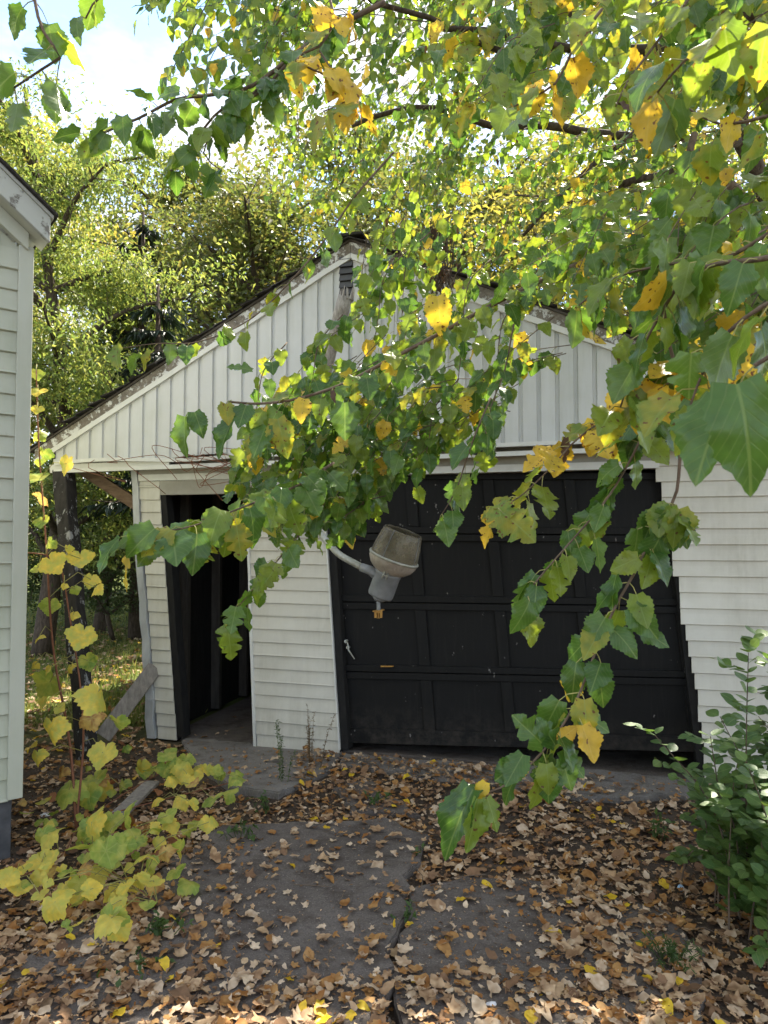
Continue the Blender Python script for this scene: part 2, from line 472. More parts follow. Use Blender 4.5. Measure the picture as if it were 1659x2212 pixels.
VM = {
 'green': leaf_mat('grape_green', [(0.21, 0.31, 0.05), (0.28, 0.36, 0.06), (0.17, 0.28, 0.05)], 0.42, 0.5, veins='radial', mottle=(0.42, 0.43, 0.08), tcol=(1.7, 1.6, 1.1)),
 'yellow': leaf_mat('grape_yellow', [(0.70, 0.54, 0.09), (0.74, 0.57, 0.07), (0.62, 0.53, 0.10)], 0.40, 0.55, veins='radial', mottle=(0.48, 0.48, 0.09), tcol=(1.4, 1.3, 1.0)),
 'tan': leaf_mat('grape_tan', [(0.60, 0.42, 0.12), (0.55, 0.34, 0.09)], 0.36, 0.6, veins='radial', mottle=(0.30, 0.14, 0.04), tcol=(1.3, 1.2, 1.0)),
 'russet': leaf_mat('grape_russet', [(0.30, 0.13, 0.05), (0.24, 0.10, 0.04)], 0.28, 0.7, veins=False, tcol=(1.4, 1.2, 1.0)),
}
SM = leaf_mat('shrub_leaf', [(0.060, 0.125, 0.034), (0.085, 0.16, 0.04), (0.12, 0.19, 0.045)], 0.3, 0.45, under=(0.12, 0.18, 0.10))
FM = {
 'tan': leaf_mat('fallen_tan', [(0.50, 0.33, 0.18), (0.56, 0.40, 0.24), (0.42, 0.27, 0.15)], 0.15, 0.75, veins=False, mottle=(0.25, 0.145, 0.075), tcol=(1.2, 1.1, 1.0), spec=0.2),
 'pale': leaf_mat('fallen_pale', [(0.66, 0.52, 0.36), (0.60, 0.46, 0.32)], 0.15, 0.75, veins=False, mottle=(0.40, 0.27, 0.16), tcol=(1.2, 1.1, 1.0), spec=0.2),
 'orange': leaf_mat('fallen_orange', [(0.44, 0.245, 0.085), (0.37, 0.19, 0.065), (0.48, 0.29, 0.12)], 0.15, 0.7, veins=False, mottle=(0.26, 0.11, 0.03), tcol=(1.2, 1.1, 1.0), spec=0.2),
 'brown': leaf_mat('fallen_brown', [(0.19, 0.105, 0.055), (0.26, 0.155, 0.085), (0.14, 0.078, 0.044)], 0.1, 0.8, veins=False, tcol=(1.2, 1.1, 1.0), spec=0.2),
 'yellow': leaf_mat('fallen_yellow', [(0.68, 0.43, 0.02), (0.72, 0.50, 0.03)], 0.2, 0.5, veins=False, tcol=(1.2, 1.1, 1.0), spots=(0.25, 0.10, 0.02), spot_at=0.7),
}

# ------------------------------------------------------------------ leaf shapes (arrays: verts, tris, uv)
rng = np.random.default_rng(11)
RNG = random.Random(7)
def blade(n=16, lobes=0.0, serr=0.07, width=0.42, curl=0.25, fold=0.18, wave=0.03, seed=0, power=0.65, twist=0.0, asym=0.0, heart=0.07):
    r = np.random.default_rng(seed)
    V, UV = [], []
    for i in range(n + 1):
        t = i / n
        w = width * max(0.0, math.sin(math.pi * min(1, t ** power))) ** 0.85
        cols_ = [0.0]
        row = {}
        for sgn in (-1, 1):
            ww = w * (1 + asym * sgn)
            if lobes:
                ww *= 1 - lobes * (math.exp(-((t - 0.40 - 0.02 * sgn) / 0.05) ** 2) * 1.0 + math.exp(-((t - 0.68) / 0.045) ** 2) * 0.85)
            if 0 < i < n: ww *= 1 + serr * (1 if i % 2 else -1) + serr * 0.6 * (r.random() - 0.5)
            for q in ((0.55, 1.0) if n > 8 else (1.0,)):
                wq_ = ww * q
                y = t - heart * math.exp(-(t / 0.10) ** 2) * (wq_ / max(width, 1e-5)) + (0.10 * wq_ / width * lobes)
                if i == 1: y -= heart * 1.2 * q
                z = fold * wq_ * (1.5 - 0.9 * q) - curl * t * t * 0.6 + wave * math.sin(t * 13 + seed * 1.7 + sgn * 1.1) * q * q * min(1.0, ww / width * 1.4) + twist * sgn * wq_ * t
                row[sgn * q] = (sgn * wq_, y, z, 0.5 + 0.5 * sgn * (wq_ / width), t)
        row[0.0] = (0.0, t, -curl * t * t * 0.6, 0.5, t)
        ks = sorted(row)
        nc = len(ks)
        for kq in ks:
            V.append(row[kq][:3]); UV.append(row[kq][3:])
    T = []
    for i in range(n):
        a = nc * i
        for k in range(nc - 1):
            p, q, r2, s = a + k, a + k + 1, a + k + nc + 1, a + k + nc
            T += [(p, q, r2), (p, r2, s)]
    return np.array(V, float), np.array(T, int), np.array(UV, float)
def star(outline, seed=0, cup=0.2, curl=0.25, ring=0.55, wob=0.06):
    """leaf whose outline is given as (angle, radius) about its stalk point"""
    r = np.random.default_rng(seed)
    n = len(outline)
    ph = r.random(4) * 6.28
    def z(x, y):
        d2 = x * x + y * y
        return cup * d2 - curl * abs(x * math.cos(ph[0]) + y * math.sin(ph[0])) ** 2 * 1.3 + wob * math.sin(5 * x + ph[1]) * math.sin(6 * y + ph[2])
    V = [(0, 0, 0)]
    for k in (ring, 1.0):
        for a, rad in outline:
            rr = rad * k if k == 1.0 else min(rad * 0.9, ring * (0.55 + 0.45 * rad))
            x, y = rr * math.sin(a), rr * math.cos(a)
            V.append((x, y, z(x, y)))
    T = []
    for i in range(n):
        j = (i + 1) % n
        T.append((0, 1 + j, 1 + i))
        T += [(1 + i, 1 + j, 1 + n + j), (1 + i, 1 + n + j, 1 + n + i)]
    V = np.array(V, float)
    return V, np.array(T, int)[:, ::-1].copy() if False else np.array(T, int), V[:, :2] * 0.5 + 0.5
def maple_outline(seed, depth=0.5, jag=0.12, lobes=5):
    r = np.random.default_rng(seed)
    out = []
    cent = [(0, 1.0), (0.95, 0.92), (-0.95, 0.92), (1.95, 0.62), (-1.95, 0.62)]
    n = 30
    for i in range(n):
        a = -math.pi + 2 * math.pi * i / n
        v = 0.44
        for c, rr in cent:
            d = abs(a - c)
            v = max(v, rr * (1 - depth * min(1, d / 0.42) ** 0.8) if d < 0.5 else 0)
        v *= 1 + jag * (r.random() - 0.5) * 2
        if abs(a) > 2.85: v *= 0.55
        out.append((a, v))
    return out
def grape_outline(seed):
    r = np.random.default_rng(seed)
    out = []
    n = 40
    for i in range(n):
        a = -math.pi + 2 * math.pi * i / n
        v = 0.80 + 0.125 * (1 - 2 * abs(math.sin(2.5 * a * 0.83)) ** 0.8) + 0.036 * (1 if i % 2 else -1)
        v *= 1 + 0.05 * (r.random() - 0.5)
        b = abs(a)
        if b > 2.5: v *= 1 - 0.62 * ((b - 2.5) / 0.64) ** 1.3
        out.append((a, max(0.22, v)))
    return out
MULB = [blade(18, 0, 0.06, 0.40, c, f, 0.055, s, 0.65, tw, asy) for s, (c, f, tw, asy) in enumerate([(0.2, 0.15, 0, 0), (0.5, 0.25, 0.15, 0.08), (0.1, 0.35, -0.12, -0.06), (0.8, 0.1, 0.1, 0), (0.35, 0.5, 0.0, 0.1)])]
MULB_L = [blade(26, lb, 0.05, 0.46, c, f, 0.05, s + 20, 0.62, tw, asy) for s, (lb, c, f, tw, asy) in enumerate([(0.62, 0.3, 0.12, 0, 0), (0.55, 0.15, 0.2, 0.1, 0.1), (0.68, 0.5, 0.2, -0.1, -0.05)])]
MULB_LOW = [blade(7, 0, 0.04, 0.41, c, f, 0.03, s + 40, 0.65, tw) for s, (c, f, tw) in enumerate([(0.2, 0.15, 0), (0.5, 0.3, 0.15), (0.1, 0.35, -0.12), (0.7, 0.15, 0.1)])]
SHRUB = [blade(6, 0, 0.0, 0.30, c, f, 0.01, s + 60, 0.85, 0, 0, 0.0) for s, (c, f) in enumerate([(0.15, 0.15), (0.35, 0.25), (0.05, 0.3)])]
MAPLE = [star(maple_outline(s, d, j), s, cu, cl, 0.5, 0.10) for s, (d, j, cu, cl) in enumerate([(0.42, 0.10, 0.2, 0.15), (0.34, 0.13, 0.35, 0.5), (0.46, 0.12, 0.1, 0.6), (0.38, 0.16, 0.5, 0.15), (0.48, 0.1, -0.2, 0.2)])]
OVAL = [blade(6, 0, 0.05, 0.34, c, f, 0.06, s + 80, 0.75, tw) for s, (c, f, tw) in enumerate([(0.5, 0.4, 0.2), (0.9, 0.5, -0.3), (-0.4, 0.3, 0.1)])]
GRAPE = [star(grape_outline(s), s, cu, cl, 0.5, 0.07) for s, (cu, cl) in enumerate([(0.15, 0.2), (-0.25, 0.35), (0.35, 0.1), (0.0, 0.7)])]
DIAMOND = [(np.array([(0, 0, 0), (0.28, 0.42, 0.06), (0, 1, -0.12), (-0.28, 0.42, 0.06)], float), np.array([(0, 1, 2), (0, 2, 3)]), np.array([(0.5, 0), (1, 0.42), (0.5, 1), (0, 0.42)], float)),
           (np.array([(0, 0, 0), (0.2, 0.5, 0.1), (0, 1, -0.25), (-0.22, 0.38, 0.02)], float), np.array([(0, 1, 2), (0, 2, 3)]), np.array([(0.5, 0), (1, 0.42), (0.5, 1), (0, 0.42)], float))]

def frame(pos, tip, nrm, size, wide=1.0):
    """matrix with +y towards the tip and +z towards the leaf's upper side"""
    y = Vector(tip).normalized()
    x = y.cross(Vector(nrm))
    if x.length < 1e-4: x = y.cross(Vector((1, 0.3, 0.2)))
    x.normalize()
    z = x.cross(y)
    m = Matrix.Identity(4)
    for i in range(3):
        m[i][0], m[i][1], m[i][2], m[i][3] = x[i] * size * wide, y[i] * size, z[i] * size, pos[i]
    return m
def mesh_arrays(name, V, T, UV, mats, mi=None, smooth=True):
    me = bpy.data.meshes.new(name)
    me.vertices.add(len(V)); me.vertices.foreach_set('co', np.ascontiguousarray(V, np.float32).ravel())
    nt = len(T)
    me.loops.add(nt * 3); me.loops.foreach_set('vertex_index', np.ascontiguousarray(T, np.int32).ravel())
    me.polygons.add(nt); me.polygons.foreach_set('loop_start', np.arange(nt, dtype=np.int32) * 3)
    for m in mats: me.materials.append(m)
    if mi is not None: me.polygons.foreach_set('material_index', np.ascontiguousarray(mi, np.int32))
    me.polygons.foreach_set('use_smooth', np.full(nt, smooth))
    if UV is not None:
        uvl = me.uv_layers.new(name='UVMap')
        uvl.data.foreach_set('uv', np.ascontiguousarray(UV[T.ravel()], np.float32).ravel())
    me.update(calc_edges=True)
    me.validate()
    return me
def scatter_mesh(name, shapes, items, mats):
    """items: (shape index, 4x4 matrix, material index); one joined mesh"""
    Vs, Ts, Us, Ms, base = [], [], [], [], 0
    items_by = {}
    for s, m, k in items: items_by.setdefault((s, k), []).append(m)
    for (s, k), ms in items_by.items():
        V, T, U = shapes[s]
        A = np.array([[list(r) for r in m] for m in ms], float)
        out = np.einsum('mij,nj->mni', A[:, :3, :3], V) + A[:, None, :3, 3]
        c = len(ms); nv = len(V)
        Vs.append(out.reshape(-1, 3))
        Ts.append((T[None] + (np.arange(c) * nv)[:, None, None]).reshape(-1, 3) + base)
        Us.append(np.tile(U, (c, 1)))
        Ms.append(np.full(c * len(T), k))
        base += c * nv
    return mesh_arrays(name, np.concatenate(Vs), np.concatenate(Ts), np.concatenate(Us), mats, np.concatenate(Ms))
def link(name, me, parent=None, mw=None):
    o = bpy.data.objects.new(name, me)
    COL.objects.link(o)
    o.parent = parent
    if mw is not None: o.matrix_local = mw
    return o
def seen_size(pos, size):
    p = project(pos)
    if p is None: return 0
    x, y, z = p
    if x < -20 or x > 1680 or y < -20 or y > 2230: return 0
    return size / z
def leafy(parent, name, shapes, items, mats, limit, rest_name, inv=None):
    """the largest leaves as objects of their own under parent, the rest as one stuff part"""
    order = sorted(range(len(items)), key=lambda i: -seen_size(items[i][1].to_translation(), items[i][1].to_scale()[1]))
    cache = {}
    off = Matrix.Translation(-parent.location)
    for i in order[:limit]:
        s, m, k = items[i]
        if (s, k) not in cache:
            V, T, U = shapes[s]
            cache[(s, k)] = mesh_arrays(name, V, T, U, [mats[k]])
        link(name, cache[(s, k)], parent, off @ m)
    rest = [items[i] for i in order[limit:]]
    if rest:
        me = scatter_mesh(rest_name, shapes, [(s, off @ m, k) for s, m, k in rest], mats)
        o = link(rest_name, me, parent)
        o['kind'] = 'stuff'
def jit(v, a):
    return Vector(v) + Vector((RNG.gauss(0, a), RNG.gauss(0, a), RNG.gauss(0, a)))

# ================================================================== THE SETTING
# ground sheet: fine and uneven near the camera, flat far out
def ground_z(x, y):
    return 0.018 * math.sin(2.1 * x + 0.7) * math.sin(1.7 * y) + 0.010 * math.sin(5.3 * x + 2 * y) - 0.015
def build_ground():
    xs = [-400, -120, -40, -14] + [-7 + 0.25 * i for i in range(57)] + [14, 40, 120, 400]
    ys = [-60, -10] + [-1 + 0.25 * i for i in range(61)] + [20, 40, 120, 450]
    V, Fc = [], []
    for y in ys:
        for x in xs:
            V.append((x, y, ground_z(x, y) if abs(x) <= 7 and -1 <= y <= 14 else -0.02))
    nx = len(xs)
    for j in range(len(ys) - 1):
        for i in range(nx - 1):
            a = j * nx + i
            Fc.append((a, a + 1, a + nx + 1, a + nx))
    mb = MB(); mb.add(V, Fc)
    o = mb.build('ground', M['ground'], smooth=True)
    tag(o, kind='structure')
build_ground()

drive = empty('driveway')
tag(drive, kind='structure')
SLABS = []
def slab(px, top, mat, rag=0.012, thick=0.12):
    pts = [ground_at(x, y, top) for x, y in px]
    ring = []
    for i, a in enumerate(pts):
        b = pts[(i + 1) % len(pts)]
        n = max(1, int((b - a).length / 0.07))
        for k in range(n):
            p = a.lerp(b, k / n)
            ring.append((p.x + RNG.gauss(0, rag), p.y + RNG.gauss(0, rag)))
    bm = bmesh.new()
    up = [bm.verts.new((x, y, top)) for x, y in ring]
    dn = [bm.verts.new((x, y, top - thick)) for x, y in ring]
    f = bm.faces.new(up)
    for i in range(len(ring)):
        j = (i + 1) % len(ring)
        bm.faces.new((up[i], up[j], dn[j], dn[i]))
    bmesh.ops.recalc_face_normals(bm, faces=bm.faces)
    e = [e for e in f.edges]
    bmesh.ops.bevel(bm, geom=e, offset=0.008, segments=2, affect='EDGES', clamp_overlap=True)
    me = bpy.data.meshes.new('slab'); bm.to_mesh(me); bm.free()
    me.materials.append(mat)
    o = link('slab', me, drive)
    SLABS.append(([(p.x, p.y) for p in pts], top))
    return o
slab([(480, 1782), (640, 1776), (833, 1768), (924, 1803), (915, 1841), (888, 1890), (876, 1953), (847, 2029), (838, 2126), (842, 2260), (560, 2300), (-60, 2300), (-120, 2150), (60, 2060), (240, 1950), (390, 1850)], 0.030, M['concrete'], 0.018)
slab([(893, 1906), (1010, 1893), (1230, 1905), (1430, 1960), (1520, 2060), (1500, 2260), (1060, 2330), (856, 2290), (852, 2130), (860, 2035), (888, 1960)], 0.012, M['concrete'])
slab([(722, 1699), (795, 1680), (862, 1728), (905, 1760), (838, 1757), (760, 1752)], 0.022, M['concrete'])
slab([(392, 1592), (640, 1612), (742, 1622), (705, 1672), (600, 1712), (505, 1700), (420, 1652)], 0.016, M['concrete_pale'])
slab([(742, 1626), (1000, 1646), (1300, 1662), (1560, 1690), (1545, 1712), (1280, 1722), (1080, 1700), (860, 1668), (735, 1650)], 0.014, M['concrete_pale'])

# ================================================================== THE GARAGE (local x along the wall, y away from the camera, z up)
garage = empty('garage', P0, -TH)
tag(garage, 'small white sided garage with racked leaning walls and a black overhead door', 'garage')
def hex_wall(mb, quad, d_top, d_bot, back=0.0):
    """quad (s,z): top left, top right, bottom right, bottom left; front faces at the given offsets"""
    (a, za), (b, zb), (c, zc), (d, zd) = quad
    mb.hexa([(a, -d_top, za), (b, -d_top, zb), (c, -d_bot, zc), (d, -d_bot, zd), (a, -back, za), (b, -back, zb), (c, -back, zc), (d, -back, zd)])
def edge_fn(p_top, p_bot, off=0.0):
    (s0, z0), (s1, z1) = W(*p_top, off), W(*p_bot, off)
    return lambda z: s0 + (s1 - s0) * (z - z0) / (z1 - z0)
COURSE = 0.105
def clapboards(left, right, z0, z1, mat, parent, lip=0.017, skew=0.0):
    k = 0
    z = z0
    while z < z1 - 0.02:
        zt = min(z + COURSE, z1)
        jl, jr = RNG.gauss(0, 0.0015), RNG.gauss(0, 0.0015)
        mb = MB()
        a, b, c, d = left(zt) + jl, right(zt) + jr, right(z) + jr, left(z) + jl
        t = RNG.gauss(0, 0.0010)
        # shaped profile: flat upper part, rolled butt at the lower edge
        prof = [(0.0045, zt + 0.004), (0.0075, zt - 0.3 * COURSE), (lip - 0.0015, z + 0.012), (lip + t, z + 0.003), (lip - 0.004, z - 0.001), (0.004, z - 0.0005)]
        vs, fs = [], []
        for (o_, zz) in prof:
            u = (zt - zz) / max(zt - z, 1e-4)
            vs += [(a + (d - a) * u, -o_, zz), (b + (c - b) * u, -o_, zz + skew)]
        n = len(prof)
        vs += [(a, -0.001, zt + 0.004), (b, -0.001, zt + 0.004 + skew), (d, -0.001, z), (c, -0.001, z + skew)]
        for i in range(n - 1):
            fs.append((2 * i, 2 * i + 1, 2 * i + 3, 2 * i + 2))
        bk = 2 * n
        fs += [(bk, bk + 1, 1, 0), (bk + 2, bk + 3, bk + 1, bk), (2 * n - 2, 2 * n - 1, bk + 3, bk + 2)]
        fs += [tuple([2 * i for i in range(n)] + [bk + 2, bk]), tuple([2 * i + 1 for i in range(n)][::-1] + [bk + 1, bk + 3])]
        mb.add(vs, fs)
        mb.build('siding_plank', mat, parent)
        z = zt
        k += 1
Z_HEAD = W(760, 1028)[1]                       # underside of the header over both doors
# left pier between corner and side door, middle pier, right wall
pier_l = edge_fn((300, 1030), (343, 1594)); pier_r = edge_fn((347, 1068), (382, 1594))
mid_l = edge_fn((536, 1130), (556, 1612)); mid_r = edge_fn((697, 1040), (734, 1618))
Z_SIDE = W(420, 1068)[1]
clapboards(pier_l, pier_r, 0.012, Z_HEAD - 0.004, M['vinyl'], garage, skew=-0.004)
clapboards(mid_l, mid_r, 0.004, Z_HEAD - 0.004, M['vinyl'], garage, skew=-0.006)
steps = [(1010, 1419), (1036, 1430), (1068, 1430), (1102, 1443), (1137, 1451), (1205, 1452), (1238, 1466), (1306, 1468), (1341, 1478), (1380, 1483), (1420, 1489), (1460, 1495), (1500, 1501), (1545, 1507), (1610, 1512), (1700, 1516)]
def right_left(z):
    best = steps[0][1]
    for y, x in steps:
        if W(x, y)[1] >= z - 0.001: best = x
    return W(best, 1170)[0]
S_RIGHT = W(1790, 1100)[0]
zz = -0.02
while zz < Z_HEAD + 0.12:
    e = right_left(zz + 0.05)
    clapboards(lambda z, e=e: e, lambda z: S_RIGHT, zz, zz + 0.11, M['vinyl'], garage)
    zz += 0.11
# sheathing behind the siding (one board per pier) so that nothing shows through
def sheath(quad, name='sheathing', off=-0.005, th=0.07, mat=None):
    mb = MB(); hex_wall(mb, quad, off, off, off - th)
    return mb.build(name, mat or M['jamb'], garage)
sheath([(pier_l(Z_HEAD), Z_HEAD), (pier_r(Z_HEAD), Z_HEAD), (pier_r(0) - 0.004, 0), (pier_l(0), 0)])
sheath([(mid_l(Z_HEAD) + 0.003, Z_HEAD), (mid_r(Z_HEAD) - 0.003, Z_HEAD), (mid_r(0) - 0.003, 0), (mid_l(0) + 0.003, 0)])
sheath([(W(1470, 1170)[0] + 0.02, Z_HEAD), (S_RIGHT, Z_HEAD), (S_RIGHT, -0.03), (W(1516, 1170)[0] + 0.02, -0.03)])
# header boards over the doors
GOFF = 0.13                                    # how far the gable stands in front of the walls
gl, gr = W(122, 1001, GOFF), W(1480, 944, GOFF)
gslope = (gr[1] - gl[1]) / (gr[0] - gl[0])
def gable_z(s): return gl[1] + (s - gl[0]) * gslope
s_l, s_r = pier_l(Z_HEAD), S_RIGHT
s_door_r = W(1419, 1020)[0]
zt = gable_z(s_l) + 0.03
mb = MB(); hex_wall(mb, [(s_l, gable_z(s_l) + 0.0), (s_door_r + 0.02, gable_z(s_door_r)), (s_door_r + 0.02, Z_HEAD + 0.055), (s_l, Z_HEAD + 0.055)], 0.012, 0.012, -0.07)
mb.build('header_board', M['soffit'], garage)
mb = MB(); hex_wall(mb, [(s_l + 0.005, Z_HEAD + 0.053), (s_door_r + 0.015, Z_HEAD + 0.053), (s_door_r + 0.015, Z_HEAD), (s_l + 0.005, Z_HEAD)], 0.026, 0.022, -0.07)
mb.build('head_trim', M['trim'], garage)
mb = MB(); hex_wall(mb, [(W(347, 1068)[0], Z_HEAD - 0.002), (W(536, 1068)[0] + 0.02, Z_HEAD - 0.002), (W(536, 1068)[0] + 0.02, Z_SIDE), (W(347, 1068)[0], Z_SIDE)], 0.014, 0.010, -0.07)
mb.build('door_head_board', M['soffit'], garage)
# jambs and trims
def strip(name, p_top, p_bot, w_top, w_bot, off0, off1, mat, wob=0.0, seg=8):
    """a tall thin trim that follows the racked wall, slightly bent"""
    (s0, z0), (s1, z1) = W(*p_top), W(*p_bot)
    vs, fs = [], []
    for i in range(seg + 1):
        t = i / seg
        s = s0 + (s1 - s0) * t + RNG.gauss(0, wob); z = z0 + (z1 - z0) * t; w = w_top + (w_bot - w_top) * t
        o2 = off1 + RNG.gauss(0, wob)
        vs += [(s, -off0, z), (s + w, -off0, z), (s + w, -o2, z), (s, -o2, z)]
    for i in range(seg):
        a, b = 4 * i, 4 * i + 4
        for k in range(4): fs.append((a + k, a + (k + 1) % 4, b + (k + 1) % 4, b + k))
    fs += [(3, 2, 1, 0), (4 * seg, 4 * seg + 1, 4 * seg + 2, 4 * seg + 3)]
    mb = MB(); mb.add(vs, fs)
    return mb.build(name, mat, garage)
strip('corner_trim', (286, 1012), (322, 1592), 0.055, 0.075, -0.08, 0.028, M['alu'], 0.006, 14)
strip('door_trim', (534, 1120), (550, 1612), 0.020, 0.022, 0.0, 0.024, M['trim'], 0.0015)
strip('door_jamb', (348, 1066), (384, 1592), 0.045, 0.065, -0.10, 0.004, M['jamb'], 0.002)
strip('door_jamb', (528, 1066), (548, 1612), 0.022, 0.02, -0.10, -0.004, M['jamb'], 0.001)
strip('jamb_trim', (696, 1030), (733, 1619), 0.012, 0.012, -0.01, 0.022, M['trim'], 0.0006)
strip('door_jamb', (700, 1030), (737, 1619), 0.06, 0.06, -0.13, -0.002, M['jamb'], 0.001)
strip('door_jamb', (1432, 1030), (1512, 1700), 0.05, 0.05, -0.16, -0.006, M['jamb'], 0.001)

# black overhead door of four rows and four columns
gdoor = empty('garage_door'); gdoor.parent = garage
DC = [(704, 1020), (1436, 1020), (1506, 1626), (744, 1606)]
def dp(a, b, off):
    tl, tr, br, bl = DC
    x = (tl[0] * (1 - a) + tr[0] * a) * (1 - b) + (bl[0] * (1 - a) + br[0] * a) * b
    y = (tl[1] * (1 - a) + tr[1] * a) * (1 - b) + (bl[1] * (1 - a) + br[1] * a) * b
    s, z = W(x, y, -0.06)
    return s, z
def dquad(name, a0, a1, b0, b1, off, back, bev=0.0):
    q = [dp(a0, b0, off), dp(a1, b0, off), dp(a1, b1, off), dp(a0, b1, off)]
    mb = MB(); hex_wall(mb, q, off, off, back)
    return mb.build(name, M['door'], gdoor, bevel=bev)
rows, cols = [0.0, 0.225, 0.478, 0.735, 1.0], [0.0, 0.245, 0.475, 0.715, 1.0]
for r in range(4):
    for c in range(4):
        dquad('panel', cols[c] + 0.012, cols[c + 1] - 0.012, rows[r] + 0.012, rows[r + 1] - 0.012, -0.088, -0.11)
for r in range(4):
    h0, h1 = rows[r], rows[r + 1]
    dquad('rail', 0, 1, h0 + 0.0016, h0 + 0.026, -0.062, -0.10, 0.003)
    dquad('rail', 0, 1, h1 - (0.026 if r < 3 else 0.055), h1 - 0.0016, -0.062, -0.10, 0.003)
    for c in range(5):
        w = 0.016
        a0, a1 = max(0, cols[c] - w), min(1, cols[c] + w)
        dquad('stile', a0, a1, h0 + 0.0265, h1 - (0.0265 if r < 3 else 0.0555), -0.064, -0.10, 0.003)
mb = MB()
for (x, y) in ((748, 1385), (752, 1398)):
    s, z = W(x, y, -0.05)
    mb.tube([(s, 0.065, z), (s, 0.030, z)], 0.012, 10)
s0, z0 = W(750, 1388, -0.03); s1, z1 = W(765, 1424, -0.03)
mb.tube([(s0, 0.035, z0), (s0 + 0.012, 0.03, z0 - 0.06), (s1, 0.04, z1)], [0.006, 0.007, 0.004], 6)
mb.build('latch_handle', M['galv'], gdoor)
mb = MB()
s0, z0 = W(823, 1440, -0.04); s1, z1 = W(848, 1440, -0.04)
mb.tube([(s0, 0.06, z0), (s0, 0.035, z0 + 0.002), (s1, 0.035, z1 + 0.002), (s1, 0.06, z1)], 0.006, 6)
mb.build('lift_handle', M['brass'], gdoor)

# gable: vertical boards with grooves, clipped by the rake
ap = W(760, 522, GOFF)
le = W(92, 962, GOFF)
sl_l = (ap[1] - le[1]) / (ap[0] - le[0])
rp = W(1400, 742, GOFF)
sl_r = (rp[1] - ap[1]) / (rp[0] - ap[0])
re_s = ap[0] * 2 - le[0] + 0.45
def rake(s):
    return ap[1] + (s - ap[0]) * (sl_l if s < ap[0] else sl_r)
FASC = 0.15                                    # vertical depth of fascia + roof edge above the boards
pitch_b = (W(1254, 900, GOFF)[0] - W(1134, 900, GOFF)[0]) / 3.0
s = gl[0] - 0.02
VENT0, VENT1 = W(736, 560, GOFF)[0], W(764, 560, GOFF)[0]
while s < re_s - 0.25:
    e = s + pitch_b
    w = pitch_b * 0.77
    d0 = 0.019 + RNG.gauss(0, 0.0008)
    zb = lambda q: gable_z(q) + 0.012 + (0.012 * math.sin(q * 5) if q < -0.9 else 0.0)
    def top(q): return max(rake(q) - FASC + 0.02, zb(q) + 0.004)
    sm = ap[0]
    mb = MB()
    def prism(prof):
        """prof: list of (s, off) front outline left to right, back at off 0.002"""
        f = [(q, -o_, top(q)) for q, o_ in prof] + [(q, -o_, zb(q)) for q, o_ in prof]
        n = len(prof)
        bk = [(q, -GOFF + 0.0 , 0) for q, _ in prof]
        vs = [(q, -(GOFF + o_), top(q)) for q, o_ in prof] + [(q, -(GOFF + o_), zb(q)) for q, o_ in prof]
        fs = [(i, i + 1, n + i + 1, n + i) for i in range(n - 1)]
        vs += [(prof[0][0], -GOFF, top(prof[0][0])), (prof[-1][0], -GOFF, top(prof[-1][0])), (prof[0][0], -GOFF, zb(prof[0][0])), (prof[-1][0], -GOFF, zb(prof[-1][0]))]
        b = 2 * n
        fs += [(0, n, b + 2, b), (n - 1, b + 1, b + 3, 2 * n - 1), (b, b + 2, b + 3, b + 1)]
        mb.add(vs, fs)
    pr = [(s, 0.003), (s + 0.003, d0), (s + w, d0), (s + w + 0.006, 0.004), (e - 0.004, 0.003), (e - 0.0005, 0.003)]
    if s < sm < e:
        pr = sorted(pr + [(sm, d0 if sm < s + w else 0.0035)])
    prism(pr)
    mb.build('gable_board', M['vinyl_gable'], garage)
    s = e
# backing behind the boards
mb = MB()
tri = [(gl[0] - 0.02, gable_z(gl[0])), (re_s - 0.1, gable_z(re_s)), (re_s - 0.1, rake(re_s - 0.1) - 0.05), (ap[0], ap[1] - 0.05)]
tri.append((gl[0] - 0.02, rake(gl[0] - 0.02) - 0.05))
vs = [(a, -GOFF + 0.003, b) for a, b in tri] + [(a, -GOFF + 0.05, b) for a, b in tri]
n = len(tri)
mb.add(vs, [tuple(range(n)), tuple(range(2 * n - 1, n - 1, -1))] + [(i, (i + 1) % n, n + (i + 1) % n, n + i) for i in range(n)])
mb.build('gable_backing', M['jamb'], garage)
# louvre vent under the peak
vent = empty('gable_vent'); vent.parent = garage
zv0, zv1 = W(748, 655, GOFF)[1], W(748, 548, GOFF)[1]
mb = MB(); hex_wall(mb, [(VENT0, zv1), (VENT1, zv1), (VENT1, zv0), (VENT0, zv0)], GOFF + 0.022, GOFF + 0.022, GOFF + 0.018)
mb.build('vent_back', M['rubber'], vent)
k = zv0
while k < zv1 - 0.03:
    mb = MB(); mb.hexa([(VENT0, -GOFF - 0.024, k + 0.05), (VENT1, -GOFF - 0.024, k + 0.05), (VENT1, -GOFF - 0.045, k), (VENT0, -GOFF - 0.045, k),
                        (VENT0, -GOFF - 0.019, k + 0.05), (VENT1, -GOFF - 0.019, k + 0.05), (VENT1, -GOFF - 0.038, k), (VENT0, -GOFF - 0.038, k)])
    mb.build('louvre', M['foundation'], vent)
    k += 0.055
